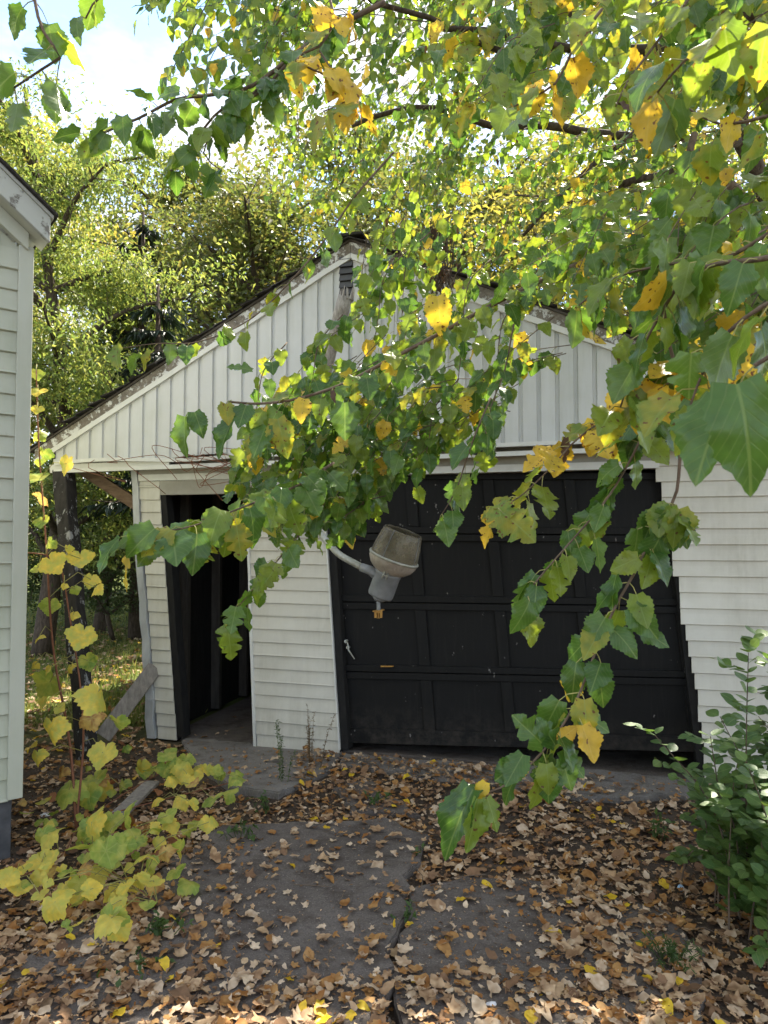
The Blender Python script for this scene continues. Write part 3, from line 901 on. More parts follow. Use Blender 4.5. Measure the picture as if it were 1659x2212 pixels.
# rake boards, white rake trim, roof
def rake_run(sa, sb, n):
    return [sa + (sb - sa) * i / n for i in range(n + 1)]
def rake_strip(name, sa, sb, lo, hi, off0, off1, mat, n=12, wob=0.0, warp=0.0):
    vs, fs = [], []
    q = rake_run(sa, sb, n)
    for i, s in enumerate(q):
        z = rake(s) + RNG.gauss(0, wob) - warp * math.sin(math.pi * i / n)
        vs += [(s, -off1, z + hi), (s, -off1, z + lo), (s, -off0, z + lo), (s, -off0, z + hi)]
    for i in range(n):
        a, b = 4 * i, 4 * i + 4
        for k in range(4): fs.append((a + k, a + (k + 1) % 4, b + (k + 1) % 4, b + k))
    fs += [(3, 2, 1, 0), (4 * n, 4 * n + 1, 4 * n + 2, 4 * n + 3)]
    mb = MB(); mb.add(vs, fs)
    return mb.build(name, mat, garage)
for sa, sb in ((le[0] - 0.05, ap[0] - 0.002), (ap[0] + 0.002, re_s)):
    rake_strip('fascia_board', sa, sb, -0.105, -0.012, GOFF + 0.004, GOFF + 0.034, M['fascia'], 14, 0.0015)
    rake_strip('rake_trim', sa, sb, -0.150, -0.104, GOFF + 0.003, GOFF + 0.043, M['trim'], 14, 0.0015)
roof = empty('roof'); roof.parent = garage
for sa, sb in ((le[0] - 0.10, ap[0]), (ap[0], re_s + 0.05)):
    mb = MB(); n = 10
    q = rake_run(sa, sb, n)
    vs, fs = [], []
    for s in q:
        z = rake(s)
        vs += [(s, -GOFF - 0.05, z + 0.004), (s, -GOFF - 0.05, z - 0.014), (s, 6.2, z - 0.014), (s, 6.2, z + 0.004)]
    for i in range(n):
        a, b = 4 * i, 4 * i + 4
        for k in range(4): fs.append((a + k, a + (k + 1) % 4, b + (k + 1) % 4, b + k))
    fs += [(3, 2, 1, 0), (4 * n, 4 * n + 1, 4 * n + 2, 4 * n + 3)]
    mb.add(vs, fs); mb.build('roof_deck', M['stud'], roof)
    # shingle courses: the tabs at the rake edge are pieces, each with its own tilt
    L = abs(sb - sa)
    m_ = int(L / 0.125)
    for i in range(m_):
        s0 = sa + (sb - sa) * i / m_
        s1 = sa + (sb - sa) * (i + 1) / m_
        up, dn = (s1, s0) if sa < ap[0] - 0.01 else (s0, s1)
        jf, jz = RNG.gauss(0, 0.018), abs(RNG.gauss(0, 0.008))
        ext = 0.018 if up < dn else -0.018
        mb = MB()
        f0 = -GOFF - 0.075 + jf
        zu, zd = rake(up) + 0.010, rake(dn) + 0.022 + jz
        dd = dn + (dn - up) * 0.12
        mb.hexa([(up, f0, zu), (dd, f0 + RNG.gauss(0, 0.01), zd), (dd, f0, zd - 0.012), (up, f0, zu - 0.008),
                 (up, 0.30, zu), (dd, 0.30, zd), (dd, 0.30, zd - 0.012), (up, 0.30, zu - 0.008)])
        mb.build('shingle', M['shingle'], roof)
    mb = MB()
    for i in range(m_):                        # the field of shingles behind the edge
        s0 = sa + (sb - sa) * i / m_
        s1 = sa + (sb - sa) * (i + 1) / m_
        up, dn = (s1, s0) if sa < ap[0] - 0.01 else (s0, s1)
        dd = dn + (dn - up) * 0.1
        zu, zd = rake(up) + 0.009, rake(dn) + 0.021
        mb.hexa([(up, 0.302, zu), (dd, 0.302, zd), (dd, 0.302, zd - 0.010), (up, 0.302, zu - 0.008), (up, 6.25, zu), (dd, 6.25, zd), (dd, 6.25, zd - 0.010), (up, 6.25, zu - 0.008)])
    mb.build('shingle_field', M['shingle'], roof)['kind'] = 'stuff'
mb = MB(); mb.bar((ap[0], -GOFF - 0.09, ap[1] + 0.025), (ap[0], 6.2, ap[1] + 0.025), 0.22, 0.02)
mb.build('ridge_cap', M['shingle'], roof)
# wavy white channel under the gable boards, soffit, dark gap
vs, fs = [], []
q = rake_run(gl[0] - 0.01, re_s - 0.05, 60)
for i, s in enumerate(q):
    z = gable_z(s) + (0.016 * math.sin((s + 2.6) * 3.2) * max(0, min(1, (-0.8 - s) * 1.5)) if s < -0.8 else 0.0)
    o1 = GOFF + 0.030 + (0.02 * math.sin((s + 2.4) * 4) if s < -0.9 else 0)
    vs += [(s, -o1, z + 0.010), (s, -o1, z - 0.020), (s, -GOFF + 0.01, z - 0.020), (s, -GOFF + 0.01, z + 0.010)]
for i in range(60):
    a, b = 4 * i, 4 * i + 4
    for k in range(4): fs.append((a + k, a + (k + 1) % 4, b + (k + 1) % 4, b + k))
fs += [(3, 2, 1, 0), (240, 241, 242, 243)]
mb = MB(); mb.add(vs, fs); mb.build('gable_channel', M['trim'], garage)
q0, q1 = gl[0] - 0.02, re_s - 0.05
mb = MB(); mb.hexa([(q0, -GOFF - 0.012, gable_z(q0) - 0.052), (q1, -GOFF - 0.012, gable_z(q1) - 0.052), (q1, -GOFF - 0.012, gable_z(q1) - 0.085), (q0, -GOFF - 0.012, gable_z(q0) - 0.085),
                    (q0, -GOFF + 0.02, gable_z(q0) - 0.052), (q1, -GOFF + 0.02, gable_z(q1) - 0.052), (q1, -GOFF + 0.02, gable_z(q1) - 0.085), (q0, -GOFF + 0.02, gable_z(q0) - 0.085)])
mb.build('frieze_trim', M['trim'], garage)
mb = MB(); mb.hexa([(s_l, -GOFF + 0.018, gable_z(s_l) - 0.060), (q1, -GOFF + 0.018, gable_z(q1) - 0.060), (q1, -GOFF + 0.018, gable_z(q1) - 0.07), (s_l, -GOFF + 0.018, gable_z(s_l) - 0.07),
                    (s_l, 0.0, gable_z(s_l) - 0.060), (q1, 0.0, gable_z(q1) - 0.060), (q1, 0.0, gable_z(q1) - 0.07), (s_l, 0.0, gable_z(s_l) - 0.07)])
mb.build('soffit', M['soffit'], garage)
# torn black felt hanging from the soffit near the middle
a, b = W(985, 968, 0.10), W(1048, 966, 0.10); c = W(1030, 988, 0.10)
mb = MB(); mb.hexa([(a[0], -0.145, a[1] + 0.02), (b[0], -0.145, b[1] + 0.02), (b[0] - 0.015, -0.150, c[1]), (a[0] + 0.07, -0.150, c[1] + 0.03), (a[0], -0.141, a[1] + 0.02), (b[0], -0.141, b[1] + 0.02), (b[0] - 0.015, -0.146, c[1]), (a[0] + 0.07, -0.146, c[1] + 0.03)])
mb.build('torn_felt', M['rubber'], garage)
# carport side on the left: eave beam, tail board, post, brace
b0, b1 = W(116, 1014, 0.08), W(372, 1003, 0.08)
mb = MB(); mb.hexa([(b0[0], -0.135, b0[1] + 0.035), (b1[0], -0.135, b1[1] + 0.03), (b1[0], -0.125, b1[1] - 0.03), (b0[0], -0.125, b0[1] - 0.035),
                    (b0[0], -0.02, b0[1] + 0.035), (b1[0], -0.10, b1[1] + 0.03), (b1[0], -0.10, b1[1] - 0.03), (b0[0], -0.02, b0[1] - 0.035)])
mb.build('eave_beam', M['trim'], garage)
ginv = Matrix.Translation(P0) @ Matrix.Rotation(-TH, 4, 'Z')
ginv.invert()
def to_local(p): return ginv @ Vector(p)
top = to_local(at(137, 1016, 6.18)); bot = to_local(at(190, 1652, 5.55))
mb = MB()
vs, fs = [], []
for i in range(13):
    t = i / 12
    p = top.lerp(bot, t)
    hw = 0.066 + 0.004 * math.sin(i * 1.9) - 0.006 * t
    for (dx, dy) in ((-1, -1), (1, -1), (1, 1), (-1, 1)):
        vs.append((p.x + dx * hw + RNG.gauss(0, 0.003), p.y + dy * hw, p.z))
for i in range(12):
    for k in range(4): fs.append((4 * i + k, 4 * i + (k + 1) % 4, 4 * i + 4 + (k + 1) % 4, 4 * i + 4 + k))
fs += [(3, 2, 1, 0), (48, 49, 50, 51)]
mb.add(vs, fs); mb.build('carport_post', M['post'], garage, bevel=0.006)
mb = MB(); mb.bar(to_local(at(170, 1008, 6.35)), to_local(at(296, 1090, 6.18)), 0.04, 0.10, (0.3, 0, 1)); mb.build('brace', M['brace'], garage)
mb = MB(); mb.bar((gl[0] - 0.01, -GOFF - 0.01, rake(gl[0]) - 0.12), (gl[0] - 0.01, 0.05, rake(gl[0]) - 0.2), 0.03, 0.16); mb.build('fascia_end', M['rubber'], garage)
# rafters of the carport overhang
for k in range(5):
    y = 0.4 + k * 1.1
    mb = MB(); mb.bar((le[0] - 0.02, y, rake(le[0] - 0.02) - 0.07), (ap[0], y, ap[1] - 0.07), 0.04, 0.09); mb.build('rafter', M['stud'], garage)
# interior: floor, back and side walls, studs
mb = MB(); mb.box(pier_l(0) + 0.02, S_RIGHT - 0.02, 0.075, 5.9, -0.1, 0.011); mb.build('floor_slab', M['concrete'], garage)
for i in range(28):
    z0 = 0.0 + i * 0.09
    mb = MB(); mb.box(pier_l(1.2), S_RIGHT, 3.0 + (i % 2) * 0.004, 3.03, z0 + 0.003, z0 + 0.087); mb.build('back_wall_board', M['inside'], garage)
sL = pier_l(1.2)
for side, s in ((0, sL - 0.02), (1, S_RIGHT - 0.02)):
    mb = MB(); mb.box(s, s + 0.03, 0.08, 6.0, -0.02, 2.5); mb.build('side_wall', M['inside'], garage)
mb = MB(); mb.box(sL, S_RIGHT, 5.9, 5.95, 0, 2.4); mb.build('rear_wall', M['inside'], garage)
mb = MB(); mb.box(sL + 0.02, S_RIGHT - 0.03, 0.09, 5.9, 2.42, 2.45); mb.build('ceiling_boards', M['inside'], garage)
for k, (x, dx) in enumerate(((412, 0.03), (430, 0.012), (505, 0.03), (522, 0.0), (470, 0.015))):
    a = at(x - 12, 1080, 8.2); b = at(x + dx * 200, 1540, 8.2)
    pa, pb = to_local(a), to_local(b)
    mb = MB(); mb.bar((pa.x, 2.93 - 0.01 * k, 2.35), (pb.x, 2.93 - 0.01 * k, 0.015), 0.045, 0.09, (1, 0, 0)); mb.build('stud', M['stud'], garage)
for k in range(4):
    y = 0.5 + 0.6 * k
    mb = MB(); mb.bar((sL + 0.06, y, 0.01), (sL + 0.05, y, 2.4), 0.05, 0.09, (1, 0, 0)); mb.build('stud', M['stud'], garage)
# small dark side shadow strip under the door: threshold
# ------------------------------------------------------------------ leaning and lying boards
def board(name, a, b, w, th, mat, label, up=(0, 0, 1)):
    a, b = Vector(a), Vector(b)
    o = empty(name, (a.x, a.y, min(a.z, b.z)))
    mb = MB(); mb.bar(a - o.location, b - o.location, w, th, up)
    o2 = mb.build(name, mat, None, bevel=0.004)
    o2.location = o.location
    bpy.data.objects.remove(o)
    tag(o2, label, 'board')
    return o2
board('leaning_board', at(222, 1592, 5.75), at(336, 1440, 6.02), 0.13, 0.03, M['plank'], 'weathered grey board leaning low against the garage corner', (0.4, -1, 0.4))
board('fallen_board', ground_at(255, 1762, 0.05), ground_at(328, 1690, 0.07), 0.10, 0.025, M['plank'], 'short grey board lying in the leaves beside the grape vine')

# ================================================================== THE HOUSE ON THE LEFT
HC = Vector((-1.935, 3.83, 0))
HD = math.atan2(0.62, 0.78)
house = empty('house', HC, HD)                 # local x runs along the wall, 0 at the corner, negative towards the camera's left
tag(house, 'pale green vinyl sided house corner with white corner board and gable roof', 'house')
ZH0, ZHE = 0.29, 3.20
z = ZH0
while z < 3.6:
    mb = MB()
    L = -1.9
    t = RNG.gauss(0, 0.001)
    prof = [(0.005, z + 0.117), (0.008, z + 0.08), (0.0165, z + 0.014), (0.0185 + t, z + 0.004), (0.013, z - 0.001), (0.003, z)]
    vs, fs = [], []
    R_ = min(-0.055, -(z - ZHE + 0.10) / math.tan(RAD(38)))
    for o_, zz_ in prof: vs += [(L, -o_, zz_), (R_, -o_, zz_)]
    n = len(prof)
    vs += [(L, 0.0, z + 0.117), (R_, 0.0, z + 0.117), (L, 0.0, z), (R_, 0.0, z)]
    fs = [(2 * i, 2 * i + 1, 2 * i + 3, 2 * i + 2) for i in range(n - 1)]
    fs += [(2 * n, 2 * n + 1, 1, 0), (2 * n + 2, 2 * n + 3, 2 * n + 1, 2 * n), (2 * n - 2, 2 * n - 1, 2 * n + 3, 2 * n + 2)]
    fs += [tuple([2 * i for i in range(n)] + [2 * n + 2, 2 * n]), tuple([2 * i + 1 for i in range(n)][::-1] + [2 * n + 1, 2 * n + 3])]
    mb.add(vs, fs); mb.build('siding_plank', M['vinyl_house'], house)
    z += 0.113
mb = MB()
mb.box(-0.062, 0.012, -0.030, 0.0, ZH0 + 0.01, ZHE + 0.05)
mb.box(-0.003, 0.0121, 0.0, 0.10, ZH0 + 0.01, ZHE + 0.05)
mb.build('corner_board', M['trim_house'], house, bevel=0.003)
mb = MB(); mb.box(-1.9, -0.03, 0.02, 0.3, -0.15, ZH0 + 0.03); mb.build('foundation', M['foundation'], house, bevel=0.004)
mb = MB(); mb.box(-0.31, -0.035, 0.301, 3.0, -0.15, ZH0 + 0.03); mb.build('foundation', M['foundation'], house)
mb = MB()
wq = [(-1.9, ZH0), (-0.002, ZH0), (-0.002, ZHE), (-1.9, ZHE + 1.9 * math.tan(RAD(38)))]
mb.add([(x, 0.001, zz_) for x, zz_ in wq] + [(x, 0.05, zz_) for x, zz_ in wq], [(0, 1, 2, 3), (7, 6, 5, 4), (0, 4, 5, 1), (1, 5, 6, 2), (2, 6, 7, 3), (3, 7, 4, 0)])
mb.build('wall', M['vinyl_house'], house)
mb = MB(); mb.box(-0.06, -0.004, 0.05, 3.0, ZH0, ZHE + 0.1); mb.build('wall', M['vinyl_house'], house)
# raking fascia of the gable, frieze board and roof edge
hs = math.tan(RAD(38))
def hz(x): return ZHE + 0.235 - x * hs
def house_rake(name, x0, x1, lo, hi, y0, y1, mat, bev=0.0):
    mb = MB(); mb.hexa([(x0, y0, hz(x0) + hi), (x1, y0, hz(x1) + hi), (x1, y0, hz(x1) + lo), (x0, y0, hz(x0) + lo), (x0, y1, hz(x0) + hi), (x1, y1, hz(x1) + hi), (x1, y1, hz(x1) + lo), (x0, y1, hz(x0) + lo)])
    return mb.build(name, mat, house, bevel=bev)
house_rake('fascia_board', -1.9, 0.062, -0.135, 0.0, -0.16, -0.13, M['fascia_house'], 0.003)
house_rake('soffit', -1.9, 0.058, -0.13, -0.10, -0.128, 0.02, M['trim_house'])
house_rake('frieze_board', -1.9, -0.02, -0.225, -0.132, -0.05, -0.012, M['trim_house'], 0.002)
house_rake('roof_deck', -1.9, 0.075, 0.001, 0.02, -0.17, 3.0, M['fascia_house'])
for k in range(14):
    x0 = 0.085 - k * 0.125
    house_rake('shingle', x0 - 0.13, x0 + 0.01 * RNG.random(), 0.021 + 0.001 * (k % 2), 0.034 + 0.004 * RNG.random(), -0.195 - 0.012 * RNG.random(), 0.4, M['shingle'])
mb = MB(); mb.box(-0.9, -0.075, -0.045, -0.019, ZHE + 0.175, ZHE + 0.245); mb.build('band_board', M['trim_house'], house, bevel=0.002)

# ================================================================== POLE AND YARD LIGHT
pa, pb = at(748, 640, 4.95), at(594, 1150, wall_to_world(W(594, 1150)[0], 1.5).y - 0.10)
mb = MB()
seg = 14
pts = [pa.lerp(pb, i / seg) + Vector((RNG.gauss(0, 0.004), RNG.gauss(0, 0.004), 0)) for i in range(seg + 1)]
pole_o = empty('broken_pole', pb)
mb.tube([p - pb for p in pts], [0.052 + 0.004 * math.sin(i * 2.1) - 0.004 * i / seg for i in range(seg + 1)], 9)
tag(pole_o, 'weathered grey wooden pole leaning in front of the white gable', 'pole')
mb.build('pole_shaft', M['pole'], pole_o, smooth=True)
mb = MB()                                       # splintered top
for k in range(9):
    a = k * 0.7
    b0 = pa - pb + Vector((0.04 * math.cos(a), 0.04 * math.sin(a), -0.03))
    mb.tube([b0, b0 + Vector((RNG.gauss(0.012, 0.01), RNG.gauss(0, 0.01), 0.05 + 0.07 * RNG.random()))], [0.013, 0.002], 4)
mb.build('splintered_top', M['pole'], pole_o)

LY = 4.3
rim_c = at(850.8, 1205, LY)
axis = Vector((math.sin(RAD(19.7)), -math.sin(RAD(9)), math.cos(RAD(19.7)))).normalized()
lx = Vector((1, 0, 0)); lx = (lx - axis * lx.dot(axis)).normalized(); lyv = axis.cross(lx)
light = empty('yard_light', rim_c)
tag(light, 'tilted grey yard light with ribbed clear lens before the black door', 'lamp')
LMX = Matrix.Identity(4)
for i in range(3):
    LMX[i][0], LMX[i][1], LMX[i][2] = lx[i], lyv[i], axis[i]
def lens_material():
    m, n, l, out = new_mat('dirty_acrylic')
    t = n.new('ShaderNodeTexCoord')
    dirt = noise(n, l, 9, 7, 0.7)
    p = N(n, 'ShaderNodeBsdfPrincipled', Roughness=0.28)
    l.new(ramp(n, l, dirt, [(0.3, (0.13, 0.11, 0.075)), (0.7, (0.33, 0.30, 0.23))]), p.inputs['Base Color'])
    g = N(n, 'ShaderNodeBsdfTransparent'); g.inputs['Color'].default_value = (0.80, 0.77, 0.68, 1)
    mx = n.new('ShaderNodeMixShader')
    l.new(ramp(n, l, dirt, [(0.25, 0.72), (0.75, 0.38)]), mx.inputs[0])
    l.new(p.outputs[0], mx.inputs[1]); l.new(g.outputs[0], mx.inputs[2])
    l.new(mx.outputs[0], out.inputs['Surface'])
    return m
M['lens'] = lens_material()
mb = MB()
rib = lambda R_, k=0.010: (lambda a: R_ * (1 + k * math.cos(36 * a)))
mb.lathe([(rib(0.146), 0.004), (rib(0.141), 0.05), (rib(0.131), 0.11), (rib(0.119), 0.168), (0.114, 0.174), (0.108, 0.172), (0.114, 0.16), (0.137, 0.05), (0.141, 0.006)], LMX, 96)
mb.build('lens', M['lens'], light, smooth=True)
for a0 in (0.9, 2.35, 4.0, 5.4):                # wire cage bars along the lens
    mb = MB()
    mb.tube([LMX @ Vector((r * math.cos(a0 + 3.3), r * math.sin(a0 + 3.3), h)) for r, h in ((0.149, 0.0), (0.144, 0.05), (0.134, 0.11), (0.120, 0.174))], 0.0022, 5)
    mb.build('lens_bar', M['grey_metal'], light)
mb = MB(); mb.lathe([(0.146, -0.004), (0.155, -0.006), (0.157, 0.001), (0.155, 0.008), (0.146, 0.008)], LMX, 64)
mb.build('rim', M['galv'], light, smooth=True)
mb = MB(); flt = lambda R_: (lambda a: R_ * (1 + 0.018 * math.cos(40 * a)))
mb.lathe([(0.150, -0.002), (flt(0.146), -0.025), (flt(0.128), -0.058), (flt(0.100), -0.083), (0.078, -0.096), (0.072, -0.100)], LMX, 120)
mb.build('reflector', M['reflector'], light, smooth=True)
mb = MB(); mb.lathe([(0.0, -0.092), (0.080, -0.092), (0.083, -0.098), (0.082, -0.11), (0.079, -0.115), (0.079, -0.238), (0.074, -0.252), (0.060, -0.258), (0.0, -0.258)], LMX, 48)
mb.build('ballast_housing', M['grey_metal'], light, smooth=True)
mb = MB()
cd = (-lyv * 0.85 + -lx * 0.25).normalized()
ci = LMX.inverted()
cpos = Vector((-0.02, 0, 0))
for dx in (-0.012, 0.012):
    mb.tube([LMX @ Vector((dx - 0.02, -0.080, -0.125)), LMX @ Vector((dx - 0.02, -0.096, -0.10)), LMX @ Vector((dx - 0.02, -0.100, -0.07))], 0.0055, 6)
mb.tube([LMX @ Vector((-0.035, -0.092, -0.10)), LMX @ Vector((-0.005, -0.092, -0.10))], 0.007, 6)
mb.build('clamp', M['galv'], light)
mb = MB(); mb.lathe([(0.0, -0.256), (0.038, -0.256), (0.042, -0.268), (0.026, -0.282), (0.0, -0.284)], LMX, 20)
bp = LMX @ Vector((0.0, 0, -0.282))
mb.tube([bp, bp + Vector((0.002, 0, -0.055))], 0.012, 8)
mb.build('socket_stem', M['grey_metal'], light)
mb = MB()
q = bp + Vector((0.0, 0, -0.055))
mb.lathe([(0.0, 0.0), (0.036, 0.0), (0.037, -0.006), (0.0, -0.006)], Matrix.Translation(q) @ Matrix.Rotation(RAD(-8), 4, 'Y'), 16)
mb.box(q.x - 0.024, q.x - 0.010, q.y - 0.022, q.y + 0.02, q.z - 0.045, q.z - 0.006)
mb.box(q.x + 0.010, q.x + 0.024, q.y - 0.022, q.y + 0.02, q.z - 0.045, q.z - 0.006)
mb.box(q.x - 0.0098, q.x + 0.0098, q.y - 0.020, q.y + 0.02, q.z - 0.018, q.z - 0.006)
mb.lathe([(0.0, -0.02), (0.009, -0.02), (0.009, -0.05), (0.0, -0.05)], Matrix.Translation(q), 10)
mb.build('photocell_socket', M['brass'], light)
arm_pts = spline([at(640, 1085, 4.95), at(672, 1128, 4.7), at(700, 1162, 4.52), at(718, 1183, 4.45), at(736, 1200, 4.40), at(783, 1226, 4.35)], 0.03)
mb = MB(); mb.tube([p - rim_c for p in arm_pts], 0.021, 12)
mb.build('arm', M['galv'], light, smooth=True)
mb = MB(); mb.tube([at(780, 1225, 4.35) - rim_c, at(800, 1232, 4.33) - rim_c, LMX @ Vector((-0.02, 0, -0.15))], [0.026, 0.029, 0.034], 12)
mb.build('arm_sleeve', M['grey_metal'], light, smooth=True)

# ================================================================== MULBERRY TREE
tree_base = Vector((4.6, 6.6, 0))
tree = empty('mulberry_tree', tree_base)
tag(tree, 'green and yellow leaved mulberry tree hanging its branches over the garage', 'tree')
SH = MULB + MULB_L + MULB_LOW
iH, iL, iLow = range(0, 5), range(5, 8), range(8, 12)
KEYS = ['green', 'lime', 'yellowgreen', 'yellow', 'brown']
LEAF_MATS = [LM[k] for k in KEYS]
leaves = []
petioles = MB(); twigs = MB()
def pick(w):
    x = RNG.random() * sum(w); i = 0
    while x > w[i] and i < len(w) - 1: x -= w[i]; i += 1
    return i
def put_leaf(base, tip, nrm, size, shape, k, wide=1.0):
    leaves.append((shape, frame(base, tip, nrm, size, wide), k))
def leaf_at(p, t, side, size, w, lobed, low, droop=0.9, face=0.6, petiole=True):
    up = Vector((0, 0, 1))
    size *= 0.80 if low else 0.88
    lat = t.cross(up)
    if lat.length < 0.1: lat = Vector((1, 0, 0))
    lat.normalize()
    lat = (Matrix.Rotation(RNG.uniform(-0.9, 0.9), 3, t) @ lat) * side
    pet = (lat * 0.8 + t * 0.45 + jit((0, 0, 0.1), 0.2)).normalized()
    L = size * RNG.uniform(0.28, 0.55)
    b = p + pet * L + Vector((0, 0, -0.25 * L))
    tip = (pet * 0.55 + Vector((0, 0, -droop)) + jit((0, 0, 0), 0.30)).normalized()
    nrm = Vector((0, -face, 0.75)) + pet * 0.35 + jit((0, 0, 0), 0.45)
    k = pick(w)
    if k == 4: size *= 0.7
    sh = RNG.choice(iLow) if low else (RNG.choice(iL) if RNG.random() < lobed else RNG.choice(iH))
    put_leaf(b, tip, nrm, size, sh, k, RNG.uniform(0.85, 1.12) if k != 4 else 0.45)
    if petiole:
        petioles.tube([p - tree_base, p + pet * L * 0.6 - tree_base, b - tree_base], [0.0016, 0.0013, 0.0012] if not low else 0.0015, 3, cap=False)
def branch(px, r0, r1, size, w, lobed=0.1, spacing=0.05, start=0.0, low=False, name='branch', droop=0.9, face=0.6, mat=None, stop=1.0, world=False, count=1):
    pts = spline([p if world else at(*p) for p in px], 0.03)
    n = len(pts)
    mb = MB()
    mb.tube([p - tree_base for p in pts], [r0 + (r1 - r0) * i / (n - 1) for i in range(n)], 7)
    mb.build(name, mat or M['bark_lit'], tree, smooth=True)
    d, side = 0.0, 1
    spacing *= 0.78
    for i in range(1, n):
        d += (pts[i] - pts[i - 1]).length
        f = i / n
        if f < start or f > stop: continue
        while d > spacing:
            d -= spacing
            side = -side
            for _ in range(count):
                leaf_at(pts[i], (pts[i] - pts[i - 1]).normalized(), side * (1 if RNG.random() < 0.85 else -1), RNG.uniform(*size), w(f) if callable(w) else w, lobed, low, droop, face)
def spray(target, reach, size, w, lobed=0.0, low=True, spacing=0.05, r=0.004, dirv=(0.8, 0.25, 0.5), droop=0.9, leaf_from=0.25, face=0.6):
    """a slender shoot that sweeps down to the target point, leafy along its outer part"""
    e = Vector(target)
    d = jit(dirv, 0.22) * reach
    s = e + d
    m1 = s.lerp(e, 0.45) + Vector((0, 0, 0.10 * reach)) + jit((0, 0, 0), 0.04 * reach)
    pts = spline([s, m1, e], 0.05)
    n = len(pts)
    twigs.tube([p - tree_base for p in pts], [r + (0.0012 - r) * i / (n - 1) for i in range(n)], 4, cap=False)
    acc, side = 0.0, 1
    spacing *= 0.84
    for i in range(1, n):
        acc += (pts[i] - pts[i - 1]).length
        if i / n < (leaf_from if low else 0.04): continue
        while acc > spacing:
            acc -= spacing; side = -side
            leaf_at(pts[i], (pts[i] - pts[i - 1]).normalized(), side, RNG.uniform(*size), w, lobed, low, droop, face, petiole=not low)
G = [1, 0.25, 0.05, 0.03, 0.0]
GL = [0.6, 1, 0.3, 0.1, 0.01]
MIXD = [1, 0.6, 0.3, 0.25, 0.02]
YEL = [0.02, 0.05, 0.35, 1, 0.04]

# trunk and limbs at the right, behind the garage corner
def limb(px, r0, r1, name='limb', mat='bark'):
    pts = spline([at(*p) for p in px], 0.15)
    n = len(pts)
    mb = MB(); mb.tube([p - tree_base + jit((0, 0, 0), r1 * 0.25) for p in pts], [r0 + (r1 - r0) * i / (n - 1) for i in range(n)], 9)
    mb.build(name, M[mat], tree, smooth=True)
fork = at(1720, 620, 6.6)
pts = spline([tree_base + Vector((0, 0, -0.1)), tree_base + Vector((-0.05, 0, 1.2)), tree_base + Vector((-0.25, -0.05, 2.4)), fork], 0.2)
mb = MB(); mb.tube([p - tree_base for p in pts], [0.19 - 0.06 * i / (len(pts) - 1) for i in range(len(pts))], 12)
mb.build('trunk', M['bark'], tree, smooth=True)
limb([(1720, 620, 6.6), (1660, 500, 6.4), (1560, 390, 6.1), (1490, 310, 5.8), (1440, 240, 5.4), (1400, 120, 4.9)], 0.085, 0.05, mat='bark_lit')
limb([(1720, 620, 6.6), (1665, 440, 6.5), (1625, 350, 6.4), (1600, 260, 6.2), (1590, 150, 5.9), (1560, 20, 5.5), (1500, -160, 5.0)], 0.10, 0.05)
limb([(1490, 310, 5.8), (1300, 290, 5.3), (1180, 270, 5.2), (1060, 270, 5.2), (950, 235, 5.1), (850, 240, 5.0), (760, 270, 5.0)], 0.045, 0.015)
limb([(1590, 160, 5.9), (1440, 210, 5.6), (1380, 280, 5.4), (1290, 350, 5.3), (1200, 430, 5.2), (1130, 510, 5.2)], 0.04, 0.012)
limb([(1700, 40, 3.6), (1500, 100, 3.6), (1250, 107, 3.5), (1130, 90, 3.5), (1050, 65, 3.4), (960, 60, 3.3)], 0.040, 0.014)
limb([(1270, 70, 3.6), (1230, 30, 3.6), (1180, -20, 3.6), (1100, -120, 3.5)], 0.022, 0.020)
limb([(1340, 400, 5.7), (1420, 380, 5.8), (1520, 330, 5.9), (1600, 300, 6.1)], 0.03, 0.05)
limb([(1100, 120, 3.5), (1010, 80, 3.5), (930, 40, 3.4), (820, 10, 3.3), (700, -40, 3.2)], 0.016, 0.010)

# -- named branches in front of the garage
branch([(1500, 290, 3.3), (1468, 400, 3.2), (1420, 465, 3.1), (1365, 515, 3.0), (1300, 548, 2.95), (1200, 592, 2.85), (1080, 650, 2.75), (960, 715, 2.65), (840, 778, 2.55), (740, 830, 2.5), (640, 862, 2.45), (560, 872, 2.42), (495, 868, 2.4)],
       0.017, 0.004, (0.08, 0.112), lambda f: [1, 0.8, 0.45, 0.30, 0.04], 0.1, 0.040, 0.30)
branch([(720, 1000, 2.8), (660, 1040, 2.6), (590, 1070, 2.4), (500, 1105, 2.2), (420, 1135, 2.1), (350, 1150, 2.05), (290, 1165, 2.0)],
       0.006, 0.002, (0.115, 0.145), [1, 0.35, 0.15, 0.02, 0], 0.6, 0.032, face=0.9)
branch([(700, 1080, 3.2), (650, 1150, 3.1), (600, 1210, 3.0), (545, 1275, 2.9), (485, 1345, 2.85)], 0.005, 0.002, (0.10, 0.135), [1, 0.3, 0.03, 0, 0], 0.5, 0.040, face=0.9)
branch([(860, 960, 3.3), (810, 1030, 3.2), (785, 1085, 3.15), (720, 1130, 3.1)], 0.005, 0.002, (0.08, 0.11), [1, 0.4, 0.1, 0, 0], 0.35, 0.045)
branch([(1430, 640, 1.75), (1445, 740, 1.75), (1475, 850, 1.76), (1470, 960, 1.75), (1462, 1060, 1.75), (1437, 1112, 1.75), (1400, 1172, 1.74), (1375, 1230, 1.73), (1340, 1290, 1.72), (1297, 1380, 1.72), (1267, 1460, 1.7), (1237, 1530, 1.68), (1190, 1602, 1.66), (1110, 1685, 1.62), (1052, 1712, 1.6)],
       0.005, 0.0022, (0.080, 0.104), [1, 0.5, 0.10, 0.05, 0.0], 0.12, 0.030, 0.37, stop=0.90, face=0.9)
